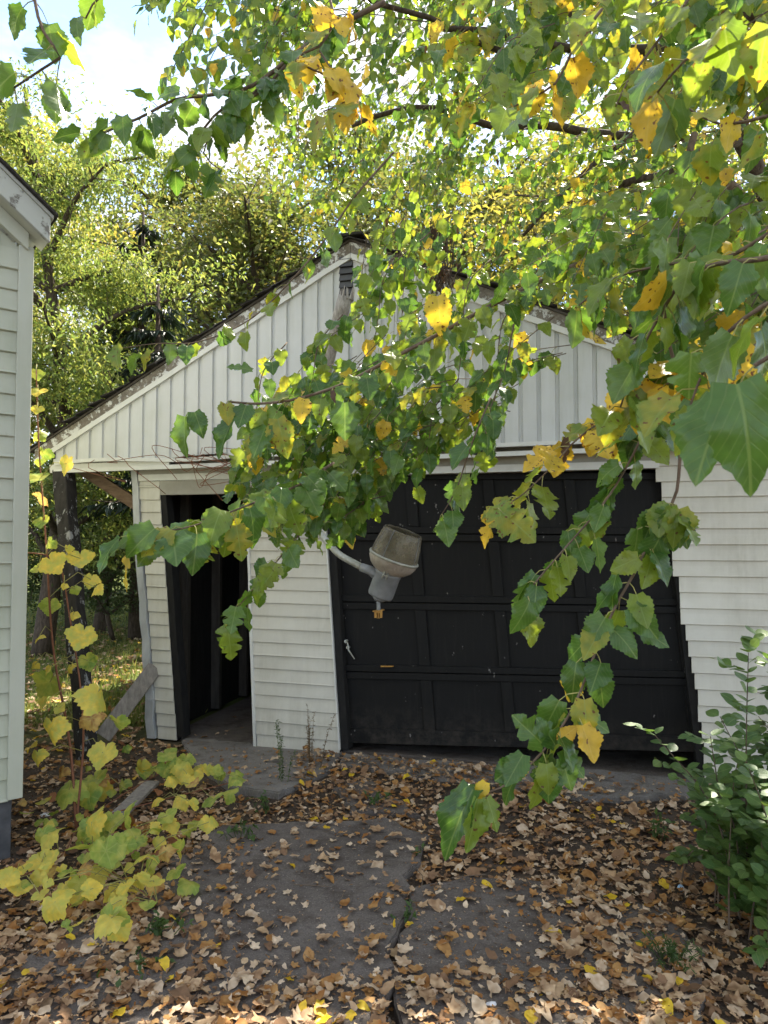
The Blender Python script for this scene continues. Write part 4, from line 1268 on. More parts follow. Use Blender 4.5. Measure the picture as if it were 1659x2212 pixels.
branch([(1440, 800, 1.95), (1392, 930, 1.9), (1347, 1020, 1.9), (1302, 1090, 1.9), (1240, 1162, 1.88), (1180, 1230, 1.86), (1135, 1285, 1.85)],
       0.004, 0.002, (0.082, 0.11), [1, 0.35, 0.02, 0.0, 0.0], 0.1, 0.030, 0.2, face=0.9)
branch([(1460, 830, 2.25), (1390, 865, 2.2), (1310, 905, 2.2), (1245, 950, 2.15), (1190, 1010, 2.1), (1120, 1075, 2.05), (1060, 1100, 2.0)],
       0.004, 0.0018, (0.10, 0.135), lambda f: YEL if f < 0.66 else [0.15, 1, 0.5, 0.05, 0], 0.8, 0.048, 0.3)
branch([(1060, 860, 2.35), (1030, 930, 2.3), (1005, 1000, 2.3), (985, 1060, 2.3), (955, 1110, 2.3)], 0.0035, 0.0018, (0.075, 0.105), [1, 0.5, 0.05, 0, 0], 0.15, 0.042)
branch([(1110, 700, 2.7), (1090, 800, 2.65), (1060, 880, 2.6), (1045, 960, 2.6)], 0.0035, 0.0018, (0.07, 0.09), [1, 0.6, 0.1, 0.02, 0], 0.2, 0.045)
branch([(830, 5, 2.4), (720, 60, 2.35), (640, 115, 2.3), (545, 185, 2.25), (455, 205, 2.2), (380, 215, 2.2), (300, 255, 2.18), (190, 300, 2.15)],
       0.010, 0.003, (0.085, 0.115), [1, 0.12, 0, 0, 0], 0.1, 0.036, 0.15, face=0.3)
branch([(640, 115, 2.3), (560, 200, 2.25), (480, 235, 2.2), (430, 290, 2.2), (390, 330, 2.2), (370, 370, 2.2)], 0.006, 0.0025, (0.085, 0.115), [1, 0.1, 0, 0, 0], 0.1, 0.045, 0.2, face=0.3)
branch([(560, 190, 2.25), (480, 260, 2.2), (440, 330, 2.2), (480, 370, 2.2)], 0.004, 0.002, (0.09, 0.115), [1, 0.1, 0, 0, 0], 0.05, 0.05, 0.3, face=0.3)
branch([(80, -90, 1.35), (75, 0, 1.35), (95, 70, 1.35), (130, 125, 1.35), (90, 150, 1.35), (30, 190, 1.35)], 0.004, 0.002, (0.07, 0.095), [1, 0.25, 0, 0, 0], 0.1, 0.050, 0.2, face=0.2)
branch([(330, -60, 1.5), (250, -30, 1.5), (200, 10, 1.5), (185, 40, 1.5)], 0.003, 0.0018, (0.06, 0.08), [1, 0.3, 0, 0.2, 0], 0.0, 0.07, 0.5, face=0.2)
branch([(850, 330, 3.4), (770, 420, 3.25), (700, 520, 3.1), (630, 605, 3.0), (540, 690, 2.9), (430, 738, 2.8), (340, 742, 2.75), (265, 752, 2.7)],
       0.006, 0.0018, (0.085, 0.115), [0.6, 1, 0.15, 0.03, 0], 0.05, 0.085, 0.2, face=0.2)
# yellow clusters
branch([(700, -40, 1.75), (720, 40, 1.7), (690, 100, 1.68), (640, 130, 1.65), (770, 190, 1.62)], 0.004, 0.002, (0.07, 0.092), YEL, 0.5, 0.035, 0.2)
branch([(690, 110, 1.66), (730, 170, 1.65), (760, 210, 1.64), (700, 240, 1.62)], 0.0025, 0.0015, (0.07, 0.092), YEL, 0.5, 0.03, 0.2)
branch([(1640, 740, 1.6), (1560, 790, 1.6), (1470, 800, 1.6), (1400, 830, 1.62), (1340, 850, 1.65)], 0.004, 0.002, (0.075, 0.105), YEL, 0.25, 0.022, 0.1)
branch([(1640, 760, 1.55), (1570, 740, 1.55), (1520, 770, 1.55), (1440, 830, 1.58)], 0.004, 0.002, (0.075, 0.10), YEL, 0.25, 0.03, 0.1)
branch([(1300, 20, 1.6), (1240, 100, 1.6), (1200, 180, 1.62), (1110, 230, 1.65)], 0.004, 0.002, (0.075, 0.10), [0.3, 0.5, 1, 1, 0.03], 0.2, 0.04, 0.1)
branch([(1500, -20, 1.5), (1420, 90, 1.5), (1360, 170, 1.5), (1330, 230, 1.5)], 0.004, 0.002, (0.075, 0.10), [0.3, 0.6, 1, 0.6, 0.08], 0.2, 0.035, 0.1)
# right-hand masses close to the lens
branch([(1740, 540, 1.25), (1640, 560, 1.3), (1550, 570, 1.4), (1480, 600, 1.5), (1420, 690, 1.55), (1370, 790, 1.6), (1340, 880, 1.6)], 0.006, 0.002, (0.085, 0.12), [1, 0.6, 0.1, 0.04, 0], 0.05, 0.028, 0.05)
branch([(1740, 620, 1.15), (1650, 660, 1.2), (1570, 720, 1.25), (1520, 800, 1.3), (1490, 880, 1.3)], 0.005, 0.002, (0.09, 0.12), [1, 0.5, 0.15, 0.1, 0], 0.05, 0.040, 0.05)
branch([(1700, 480, 1.4), (1560, 560, 1.5), (1450, 570, 1.6), (1330, 600, 1.7), (1250, 660, 1.8)], 0.005, 0.002, (0.085, 0.115), [1, 0.7, 0.2, 0.12, 0], 0.05, 0.035, 0.05)
branch([(1750, 30, 1.1), (1640, 60, 1.15), (1560, 90, 1.2), (1480, 130, 1.25), (1420, 200, 1.3)], 0.005, 0.002, (0.085, 0.115), [0.7, 1, 0.5, 0.25, 0.02], 0.05, 0.034, 0.05)
branch([(1760, 240, 1.4), (1660, 250, 1.45), (1560, 270, 1.5), (1480, 230, 1.5)], 0.005, 0.002, (0.08, 0.11), [0.6, 1, 0.7, 0.6, 0.02], 0.05, 0.05, 0.05)
branch([(1740, 730, 1.0), (1680, 760, 1.0), (1630, 790, 1.0)], 0.005, 0.003, (0.09, 0.11), [0.4, 0.6, 0.6, 0.5, 0], 0.0, 0.05, 0.0)
# a few leaves that can be told apart one by one: base, tip, depth, size, shape, colour
for (bx, by, tx, ty, Y, shp, k, wide, nr) in [
    (1592, 830, 1655, 1060, 0.86, 1, 0, 0.95, (-0.1, -1, 0.45)),
    (1568, 868, 1490, 1030, 0.92, 4, 0, 0.9, (-0.7, -0.8, 0.5)),
    (1022, 1706, 945, 1858, 1.58, 4, 0, 0.62, (-0.6, -0.8, 0.4)), (1034, 1726, 1010, 1846, 1.56, 2, 1, 0.62, (0.5, -1, 0.2)),
    (1036, 1702, 962, 1738, 1.6, 5, 0, 0.62, (-0.2, -0.7, 0.8)), (1052, 1722, 1078, 1798, 1.57, 6, 1, 0.75, (0.5, -0.8, 0.4)), (1050, 1690, 1030, 1730, 1.6, 1, 3, 0.9, (0, -1, 0.6)),
    (1130, 1640, 1095, 1690, 1.63, 0, 3, 1.0, (0, -1, 0.4)), (1130, 1630, 1090, 1700, 1.62, 2, 0, 0.9, (-0.5, -1, 0.4)), (1175, 1610, 1110, 1545, 1.65, 6, 0, 0.8, (0, -1, 0.5)),
    (1180, 1650, 1190, 1720, 1.62, 1, 1, 1.0, (0, -1, 0.3)), (1200, 1610, 1165, 1552, 1.66, 5, 0, 0.8, (0, -1, 0.6)), (1215, 1620, 1265, 1680, 1.64, 6, 0, 0.9, (0.3, -1, 0.4)), (1205, 1600, 1245, 1570, 1.66, 1, 3, 0.9, (0, -1, 0.5)),
    (1215, 1640, 1235, 1710, 1.63, 2, 0, 0.9, (-0.2, -1, 0.3)), (1240, 1530, 1320, 1580, 1.68, 6, 0, 0.8, (0.2, -1, 0.7)), (1380, 1360, 1450, 1395, 1.72, 0, 0, 0.9, (0.2, -1, 0.7)),
    (400, 900, 390, 985, 2.4, 4, 0, 0.8, (-0.6, -0.8, 0.3)), (420, 890, 440, 940, 2.4, 1, 0, 1.0, (0.3, -1, 0.4)), (505, 905, 460, 985, 2.42, 4, 0, 0.7, (-0.5, -0.9, 0.4)), (545, 800, 490, 785, 2.42, 5, 0, 0.8, (0, -0.8, 0.8)),
    (575, 920, 545, 990, 2.4, 2, 0, 0.9, (-0.2, -1, 0.4)), (600, 905, 620, 985, 2.4, 1, 2, 0.9, (0, -1, 0.4)), (745, 870, 745, 950, 2.45, 0, 0, 1.0, (0, -1, 0.35)), (945, 640, 955, 720, 2.6, 1, 3, 0.9, (0, -1, 0.3))]:
    b_, t_ = at(bx, by, Y), at(tx, ty, Y - 0.02)
    put_leaf(b_, t_ - b_, nr, (t_ - b_).length, shp, k, wide)
# -- shoots that fill the crown: (x range, y range, depth range, number, reach, leaf size, colours, lobed, low detail, spacing)
def fill(xr, yr, dr, n, reach, size, w, lobed=0.05, low=True, spacing=0.05, dirv=(0.8, 0.25, 0.5), test=None, face=0.6, r=0.004):
    c = 0
    while c < n:
        x, y = RNG.uniform(*xr), RNG.uniform(*yr)
        if test and not test(x, y): c += 0.2; continue
        p = at(x, y, RNG.uniform(*dr))
        spray(p, reach * RNG.uniform(0.7, 1.2), size, w, lobed, low, spacing, r=r if low else 0.0024, dirv=dirv, face=face)
        c += 1
over_roof = lambda x, y: y < (500 + 0.40 * (x - 775) if x > 775 else 505 - 0.30 * (775 - x) * 0.4)
fill((560, 1000), (230, 520), (5.0, 7.5), 85, 0.9, (0.06, 0.09), [0.5, 1, 0.12, 0.06, 0.01], dirv=(0.45, 0.25, 0.8), test=over_roof)
fill((900, 1500), (250, 680), (5.2, 7.8), 120, 1.1, (0.06, 0.09), [0.9, 1, 0.25, 0.12, 0.02], dirv=(0.9, 0.2, 0.5), test=over_roof)
fill((1300, 1680), (250, 720), (6.6, 8.2), 56, 1.0, (0.06, 0.09), [0.9, 0.8, 0.5, 0.45, 0.02], dirv=(0.9, 0.2, 0.5))
fill((290, 620), (-60, 230), (3.2, 5.2), 42, 0.8, (0.065, 0.095), [1, 0.9, 0.15, 0.05, 0.0], dirv=(0.6, 0.2, 0.7))
fill((500, 1000), (-60, 260), (3.0, 5.0), 78, 0.8, (0.065, 0.095), [0.8, 1, 0.2, 0.08, 0.0], dirv=(0.6, 0.2, 0.7))
fill((900, 1680), (-60, 260), (2.8, 4.8), 85, 0.8, (0.065, 0.10), [0.9, 1, 0.4, 0.16, 0.02], dirv=(0.8, 0.2, 0.55))
fill((1000, 1450), (250, 520), (3.6, 4.8), 20, 0.8, (0.07, 0.10), [1, 0.7, 0.3, 0.25, 0.02], dirv=(0.9, 0.2, 0.5))
fill((1680, 2500), (-200, 700), (4.2, 7.0), 90, 1.1, (0.07, 0.10), [1, 0.8, 0.3, 0.25, 0.0], dirv=(0.6, 0.2, 0.6))  # unseen shoots right of the view, added to shade shrub and ground
fill((500, 1700), (-460, -60), (3.8, 6.5), 70, 1.0, (0.07, 0.10), [1, 0.9, 0.3, 0.2, 0.0], dirv=(0.7, 0.2, 0.6))  # unseen shoots above the view, added to block sun patches on the ground
fill((850, 1700), (-320, 240), (6.2, 9.0), 80, 1.1, (0.07, 0.10), [1, 1, 0.3, 0.2, 0.0], dirv=(0.8, 0.2, 0.5))
# mass before the gable and over the doors
fill((500, 800), (900, 1150), (2.95, 3.7), 56, 0.5, (0.08, 0.105), [1, 0.5, 0.08, 0.06, 0.0], 0.3, False, 0.045, (0.7, 0.1, 0.75))
fill((700, 1040), (780, 1000), (2.7, 3.5), 22, 0.45, (0.075, 0.10), [1, 0.5, 0.08, 0.08, 0.01], 0.15, False, 0.055, (0.8, 0.1, 0.55))
fill((740, 1000), (560, 740), (3.2, 4.4), 22, 0.5, (0.075, 0.095), [0.8, 1, 0.2, 0.1, 0.02], 0.1, False, 0.07, (0.3, 0.1, 0.9))
fill((1080, 1450), (500, 650), (2.2, 3.4), 15, 0.5, (0.08, 0.105), [1, 0.6, 0.15, 0.10, 0.01], 0.1, False, 0.05, (0.9, 0.1, 0.4))
fill((1400, 1660), (500, 900), (1.6, 2.6), 42, 0.45, (0.085, 0.11), [1, 0.6, 0.12, 0.10, 0.0], 0.1, False, 0.055, (0.8, 0.1, 0.6))
fill((1380, 1680), (-40, 230), (1.6, 2.6), 26, 0.5, (0.085, 0.115), [0.7, 1, 0.4, 0.18, 0.03], 0.1, False, 0.055, (0.8, 0.1, 0.6))
fill((900, 1400), (-40, 260), (2.0, 3.2), 26, 0.5, (0.08, 0.11), [0.7, 1, 0.4, 0.22, 0.02], 0.1, False, 0.055, (0.8, 0.1, 0.6))
for (x, y0, y1, Y) in [(1075, 700, 1010, 2.9), (870, 560, 900, 3.3), (1000, 620, 930, 3.1), (930, 880, 1040, 2.9), (820, 600, 800, 3.4), (680, 740, 900, 3.0), (560, 800, 960, 2.9)]:
    branch([(x + 60, y0 - 60, Y + 0.15), (x + 10, y0, Y + 0.05), (x - 5, (y0 + y1) / 2, Y), (x - 25, y1, Y)], 0.003, 0.0014, (0.075, 0.10), [1, 0.9, 0.15, 0.06, 0.01], 0.15, 0.055, 0.1)
# unseen crown overhead, behind and to the right, added to shade wall and ground
for _ in range(70):
    Y_ = RNG.uniform(0.6, 4.3)
    spray(Vector((0.66 * Y_ + 0.4 + RNG.uniform(0, 2.0), Y_, RNG.uniform(2.7, 4.6))), 0.8, (0.08, 0.11), [1, 0.8, 0.3, 0.2, 0], 0.0, True, 0.05)
for _ in range(45):
    spray(Vector((RNG.uniform(-2.6, 4.2), RNG.uniform(-1.5, 4.0), RNG.uniform(4.0, 5.6))), 1.0, (0.08, 0.11), [1, 0.8, 0.3, 0.2, 0], 0.0, True, 0.05)
leafy(tree, 'leaf', SH, leaves, LEAF_MATS, 300, 'foliage')
o = petioles.build('petioles', M['petiole'], tree); o['kind'] = 'stuff'
o = twigs.build('twigs', M['twig'], tree); o['kind'] = 'stuff'
print('mulberry leaves', len(leaves))

# dead dark clump of vine hanging over the rake, and thin red-brown creepers below the gable
clump = empty('dead_vine_clump', at(945, 480, 5.05))
tag(clump, 'dark withered vine clump hanging over the right rake of the garage', 'vine')
mb = MB()
for k in range(26):
    x = 945 + RNG.gauss(0, 14)
    p = [at(x + RNG.gauss(0, 5), 470 + RNG.uniform(0, 60), 5.05), at(x + RNG.gauss(0, 8), 560, 4.98 + RNG.gauss(0, 0.04)), at(x + RNG.gauss(0, 12), 620 + RNG.uniform(-30, 40), 4.95)]
    mb.tube([q - clump.location for q in spline(p, 0.06)], 0.004, 4, cap=False)
mb.build('stems', M['bark'], clump)['kind'] = 'stuff'
its = []
for k in range(90):
    p = at(945 + RNG.gauss(0, 17), RNG.uniform(470, 650), 5.0 + RNG.gauss(0, 0.06))
    its.append((RNG.choice((0, 1, 2)), frame(p, jit((0, 0, -1), 0.4), jit((0, -1, 0.2), 0.6), RNG.uniform(0.04, 0.075), 0.6), 0))
o = link('withered_leaves', scatter_mesh('withered_leaves', OVAL, [(s, Matrix.Translation(-clump.location) @ m, k) for s, m, k in its], [LM['brown']]), clump); o['kind'] = 'stuff'
creeper = empty('bare_creeper', at(420, 985, 5.6))
tag(creeper, 'thin red brown leafless creeper trailing along the left gable edge', 'vine')
for k in range(13):
    x0, y0 = RNG.uniform(200, 480), RNG.uniform(955, 1000)
    P = [at(x0, y0, 5.72)]
    for j in range(4):
        P.append(at(x0 + (j + 1) * RNG.uniform(-22, 40), y0 + (j + 1) * RNG.uniform(-6, 26), 5.66 + RNG.gauss(0, 0.03)))
    mb = MB(); mb.tube([q - creeper.location for q in spline(P, 0.04)], 0.0028, 4, cap=False); mb.build('stem', M['redtwig'], creeper)

# ================================================================== GRAPE VINE BETWEEN HOUSE AND GARAGE
vine = empty('grape_vine', ground_at(190, 1760))
tag(vine, 'yellowing broad leaved grape vine climbing beside the house and over the ground', 'vine')
up_pts = [(270, 60, 110), (245, 110, 60), (415, 120, 150), (250, 210, 140), (268, 335, 120), (265, 480, 110), (310, 610, 90), (330, 740, 170), (500, 710, 170), (235, 770, 90), (420, 650, 70), (565, 840, 110), (600, 890, 120), (400, 880, 50), (310, 1000, 130), (240, 1200, 80), (510, 1190, 190), (545, 1345, 130), (440, 1385, 80), (310, 1480, 200), (600, 1575, 220), (320, 1770, 200), (570, 1700, 160), (725, 1730, 140), (640, 1920, 200), (230, 1940, 120), (220, 1370, 60), (300, 1400, 80), (250, -60, 90), (240, -330, 110), (230, -440, 90), (235, -220, 80), (275, 1600, 90), (470, 900, 70), (460, 1060, 70), (370, 1640, 80)]
lo_pts = [(430, 490, 190), (590, 430, 150), (570, 690, 190), (775, 660, 170), (310, 770, 150), (490, 850, 140), (660, 870, 190), (845, 790, 150), (920, 900, 140), (1035, 870, 110), (260, 940, 170), (420, 1005, 110), (590, 1020, 160), (60, 1030, 120), (110, 1100, 140), (290, 1065, 70), (340, 1190, 190), (500, 1180, 110), (560, 1110, 130), (690, 1130, 110), (780, 1090, 110), (930, 1060, 150), (690, 1290, 180), (480, 1330, 60), (920, 1210, 90), (1040, 270, 120), (950, 360, 110), (1140, 360, 120), (1245, 350, 100), (1340, 380, 90), (1475, 420, 100), (1075, 430, 80), (1200, 460, 90), (1325, 550, 130), (1130, 560, 100), (1210, 580, 80), (1040, 650, 110), (1300, 690, 110), (1200, 700, 80), (940, 740, 100), (250, 1140, 90), (150, 980, 90), (700, 960, 90)]
VK = ['green', 'yellow', 'tan', 'russet']
vits = []
stem_ends = []
for pts, oy, hang in ((up_pts, 960, True), (lo_pts, 1536, False)):
    for cx, cy, sz in pts:
        x, y = cx * 0.3472, oy + cy * 0.3472
        if hang:
            p = at(x, y, RNG.uniform(4.0, 4.5) if y < 1480 else RNG.uniform(3.9, 4.2))
            nrm = jit((-0.1, -0.8, 0.5), 0.30)
            tip = jit((0.1, -0.25, -0.8), 0.35)
        else:
            p = ground_at(x, y, 0.10 + 0.16 * RNG.random())
            nrm = jit((0, -0.55, 0.9), 0.30)
            tip = jit((0.2, -0.6, -0.3), 0.40)
        depth = project(p)[2]
        size = sz * 0.3472 * depth / F * (0.62 if hang else 0.70)
        frac = min(1, max(0, (y - 800) / 900))
        k = pick([1.0, 0.9, 0.05, 0.01] if (900 < y < 1150 or (not hang and 600 < cx * 0 + cy < 950 and cx > 400)) else ([0.5, 1, 0.08, 0.01] if hang else [0.55, 1, 0.07, 0.02]))
        vits.append((RNG.randrange(4), frame(p, tip, nrm, size), k))
        stem_ends.append((p, hang))
for _ in range(60):                            # more leaves beside the ones placed by eye
    s_i, m_i, k_i = RNG.choice(vits[len(up_pts):len(up_pts) + len(lo_pts)])
    p = m_i.to_translation() + Vector((RNG.gauss(0, 0.09), RNG.uniform(0.02, 0.2), RNG.uniform(-0.10, 0.02)))
    vits.append((RNG.randrange(4), frame(p, jit((0.1, -0.4, -0.6), 0.4), jit((0, -0.7, 0.6), 0.35), m_i.to_scale()[1] * RNG.uniform(0.7, 1.0)), pick([1, 1, 0.1, 0.02])))
for _ in range(40):                            # smaller leaves low in the tangle
    p = ground_at(RNG.uniform(20, 420), RNG.uniform(1600, 1920), RNG.uniform(0.03, 0.12))
    vits.append((RNG.randrange(4), frame(p, jit((0.2, -0.5, -0.3), 0.5), jit((0, -0.4, 0.9), 0.4), RNG.uniform(0.03, 0.06)), pick([1, 0.5, 0.3, 0.6])))
leafy(vine, 'leaf', GRAPE, vits, [VM[k] for k in VK], 300, 'foliage')
main = spline([ground_at(165, 1790), at(150, 1600, 4.3), at(115, 1400, 4.35), at(100, 1180, 4.3), at(85, 980, 4.35), at(78, 800, 4.3)], 0.05)
mb = MB(); mb.tube([p - vine.location for p in main], [0.009 - 0.006 * i / len(main) for i in range(len(main))], 6); mb.build('stem', M['redtwig'], vine, smooth=True)
main2 = spline([ground_at(165, 1790), at(180, 1560, 4.2), at(150, 1330, 4.2), at(120, 1210, 4.15), at(20, 1190, 4.0), at(-30, 1150, 3.7)], 0.05)
mb = MB(); mb.tube([p - vine.location for p in main2], [0.007 - 0.004 * i / len(main2) for i in range(len(main2))], 6); mb.build('stem', M['redtwig'], vine, smooth=True)
runners = [spline([ground_at(165, 1790, 0.02), ground_at(*q, 0.07), ground_at(*q2, 0.09)], 0.08) for q, q2 in (((230, 1760), (500, 1690)), ((200, 1850), (340, 1950)), ((130, 1850), (30, 1900)), ((260, 1720), (400, 1640)))]
for rn in runners:
    mb = MB(); mb.tube([p - vine.location for p in rn], 0.004, 5); mb.build('stem', M['redtwig'], vine, smooth=True)
mb = MB()
nodes_all = main + main2 + [p for r_ in runners for p in r_]
for p, hang in stem_ends:
    q = min(nodes_all, key=lambda n_: (n_ - p).length)
    mid = q.lerp(p, 0.5) + Vector((0, 0, 0.05))
    mb.tube([a - vine.location for a in (q, mid, p)], 0.0022, 4, cap=False)
mb.build('leaf_stalks', M['petiole'], vine)['kind'] = 'stuff'

# ================================================================== SHRUB AT THE RIGHT
shrub_base = Vector((1.85, 3.05, 0))
shrub = empty('green_shrub', shrub_base)
tag(shrub, 'dark green small leaved shrub growing against the right garage wall', 'shrub')
sits = []
stems_n = 0
SHB = []
for k in range(140):
    bx = RNG.uniform(1.42, 2.5); by = RNG.uniform(2.75, 3.55)
    u = (bx - 1.42) / 1.1
    h = RNG.uniform(0.15, 0.55 + 0.55 * min(1, u * 2.5))
    if RNG.random() < 0.17: h = RNG.uniform(0.75, 1.22); bx = max(bx, 1.55)
    lean = Vector((RNG.gauss(-0.02, 0.09), RNG.gauss(-0.10, 0.10), 0))
    a = Vector((bx, by, 0)); b = a + lean * h * 0.6 + Vector((0, 0, h * 0.6)); c = a + lean * h * 1.9 + Vector((0, 0, h))
    pts = spline([a, b, c], 0.05)
    mb = MB(); mb.tube([p - shrub_base for p in pts], [0.005 - 0.0035 * i / len(pts) for i in range(len(pts))], 5, cap=False)
    if k < 40: mb.build('stem', M['twig'], shrub, smooth=True)
    else: SHB.append(mb)
    for i in range(2, len(pts)):
        t = (pts[i] - pts[i - 1]).normalized()
        ang = i * 1.57 + RNG.random()
        side = Vector((math.cos(ang), math.sin(ang), 0))
        for sg in (-1, 1):
            d = (side * sg + t * 0.4 + jit((0, 0, 0.1), 0.2)).normalized()
            sits.append((RNG.randrange(3), frame(pts[i] + d * 0.006, d, jit((0, -0.35, 1), 0.3), RNG.uniform(0.05, 0.075), 1.3), 0))
        if RNG.random() < 0.36:                # short side shoot
            d0 = (side + jit((0, 0, 0.3), 0.3)).normalized()
            for j in range(1, 4):
                q = pts[i] + d0 * 0.035 * j
                for sg in (-1, 1):
                    d = (d0.cross(Vector((0, 0, 1))) * sg + d0 * 0.7 + jit((0, 0, 0), 0.2)).normalized()
                    sits.append((RNG.randrange(3), frame(q, d, jit((0, -0.35, 1), 0.3), RNG.uniform(0.045, 0.066), 1.3), 0))
allm = MB()
for m_ in SHB: allm.add(m_.v, m_.f)
allm.build('fine_stems', M['twig'], shrub)['kind'] = 'stuff'
leafy(shrub, 'leaf', SHRUB, sits, [SM], 300, 'foliage')

# ================================================================== FALLEN LEAVES
def inside(poly, x, y):
    c = False
    j = len(poly) - 1
    for i in range(len(poly)):
        (xi, yi), (xj, yj) = poly[i], poly[j]
        if (yi > y) != (yj > y) and x < (xj - xi) * (y - yi) / (yj - yi) + xi: c = not c
        j = i
    return c
def top_z(x, y):
    z = ground_z(x, y)
    for poly, top in SLABS:
        if inside(poly, x, y): z = max(z, top)
    return z
def smooth_noise(x, y):
    return 0.5 + 0.25 * math.sin(3.1 * x + 1.3 * y + 0.5) + 0.15 * math.sin(7.3 * x - 4.1 * y + 2) + 0.12 * math.sin(1.3 * x + 9.1 * y)
FK = ['tan', 'pale', 'orange', 'brown', 'yellow']
FMATS = [FM[k] for k in FK]
FSH = MAPLE + OVAL
fall = []
def zone_of(x, y, px):
    if inside(SLABS[0][0], x, y): return 0
    if inside(SLABS[1][0], x, y): return 1
    if px[1] < 1740: return 2
    if px[0] < 560: return 3
    return 4
tries = 0
while len(fall) < 9500 and tries < 110000:
    tries += 1
    Y = RNG.uniform(1.9, 6.0)
    X = RNG.uniform(-0.62, 0.62) * Y
    p = project((X, Y, 0))
    if p is None or p[1] > 2300: continue
    # in front of the wall only (a few blow into the open side door)
    d_wall = (Vector((X, Y, 0)) - P0).dot(NRM)
    s_ = (Vector((X, Y, 0)) - P0).dot(EAX)
    if d_wall < 0.06 and s_ > pier_l(0) - 0.1: continue
    hx = (Vector((X, Y, 0)) - HC); ca, sa_ = math.cos(HD), math.sin(HD)
    if (hx.x * ca + hx.y * sa_) < 0.02 and (-hx.x * sa_ + hx.y * ca) > -0.03: continue
    zn = zone_of(X, Y, p)
    nz = smooth_noise(X, Y)
    if zn == 0: dens = 0.16 + 0.9 * max(0, nz - 0.38) + (0.5 if p[1] > 2120 else 0) + (0.45 if p[0] < 330 else 0)
    elif zn == 1: dens = 0.22 + 0.8 * max(0, nz - 0.4) + (0.4 if p[1] > 2100 else 0) + (0.4 if p[0] > 1180 else 0)
    elif zn == 2: dens = 0.95 if p[0] > 640 else (0.10 if inside(SLABS[3][0], X, Y) else 0.6)
    else: dens = 0.75 + 0.4 * nz
    if zn == 2 and p[0] > 1080 and d_wall < 0.35: dens = 0.2
    if RNG.random() > dens: continue
    frag = RNG.random()
    size = RNG.uniform(0.012, 0.024) if frag < 0.5 else (RNG.uniform(0.022, 0.036) if frag < 0.9 else RNG.uniform(0.036, 0.052))
    dark = zn in (2, 4) or p[0] < 480
    k = pick([1.0, 0.6, 0.8, 0.75, 0.04] if dark else [1, 0.85, 0.7, 0.3, 0.05])
    if k == 4: size = min(max(size, 0.024), 0.036)
    sh = (RNG.randrange(5) if RNG.random() < 0.72 else 5 + RNG.randrange(3)) if k != 4 else 5 + RNG.randrange(3)
    sc = size * (1.0 if sh < 5 else 1.9)
    pile = 0.035 * RNG.random() if (zn == 2 and p[0] > 640 and d_wall < 0.9) else 0.014 * RNG.random()
    a = RNG.uniform(0, 6.28)
    tilt = 0.18 if frag > 0.5 else 0.4
    fall.append((sh, frame((X, Y, top_z(X, Y) + 0.004 + pile + 0.1 * size), (math.cos(a), math.sin(a), RNG.gauss(0, tilt)), jit((0, 0, 1), tilt), sc), k, zn))
# the ones that catch the eye in the picture: x, y, size in metres, colour, shape
for x, y, size, k, sh in [(1265, 2090, 0.040, 4, 6), (1328, 1935, 0.040, 4, 5), (1358, 1950, 0.022, 4, 5), (1040, 1900, 0.030, 4, 6), (985, 1935, 0.026, 4, 7), (1432, 2148, 0.034, 4, 6), (350, 2072, 0.030, 4, 6), (1625, 2020, 0.028, 4, 5), (700, 1790, 0.028, 4, 5), (740, 1800, 0.028, 2, 6),
                       (1245, 2025, 0.062, 1, 2), (1292, 2010, 0.060, 2, 0), (1395, 1895, 0.058, 0, 1), (815, 1792, 0.060, 0, 0), (790, 1865, 0.062, 0, 3), (1320, 2190, 0.060, 2, 0), (1490, 2080, 0.060, 0, 1), (1590, 2150, 0.060, 1, 2), (1055, 2080, 0.055, 0, 2), (880, 1692, 0.050, 0, 0), (945, 1668, 0.050, 2, 1),
                       (690, 1878, 0.048, 1, 4), (720, 1664, 0.050, 0, 3), (535, 2110, 0.05, 1, 1), (1085, 1900, 0.045, 2, 3), (640, 1790, 0.042, 1, 2), (870, 2070, 0.05, 1, 0), (1160, 2170, 0.05, 0, 4)]:
    p = ground_at(x, y, 0.05)
    a = RNG.uniform(0, 6.28)
    fall.append((sh, frame((p.x, p.y, top_z(p.x, p.y) + 0.022), (math.cos(a), math.sin(a), 0.05), jit((0, -0.1, 1), 0.12), size * (1.0 if sh < 5 else 1.9)), k, zone_of(p.x, p.y, (x, y))))
# inside the open side door
for _ in range(26):
    q = wall_to_world(RNG.uniform(pier_r(0) + 0.08, mid_l(0) - 0.05), 0.0, -RNG.uniform(0.05, 1.4))
    a = RNG.uniform(0, 6.28)
    fall.append((RNG.randrange(5), frame((q.x, q.y, 0.02), (math.cos(a), math.sin(a), 0), jit((0, 0, 1), 0.3), RNG.uniform(0.02, 0.045)), pick([1, 0.5, 0.6, 1, 0]), 2))
order = sorted(range(len(fall)), key=lambda i: -seen_size(fall[i][1].to_translation(), fall[i][1].to_scale()[1] * (1.0 if fall[i][0] < 5 else 0.55)))
look = ['tan', 'pale buff', 'rusty orange', 'dark brown', 'bright yellow']
where = ['on the left slab', 'on the right slab', 'at the garage foot', 'beside the grape vine', 'on the soil']
COLW = ['far left', 'left', 'mid left', 'centre', 'mid right', 'right', 'far right']
ROWW = ['upper', 'middle', 'lower', 'bottom']
labelled = {}
lcache = {}
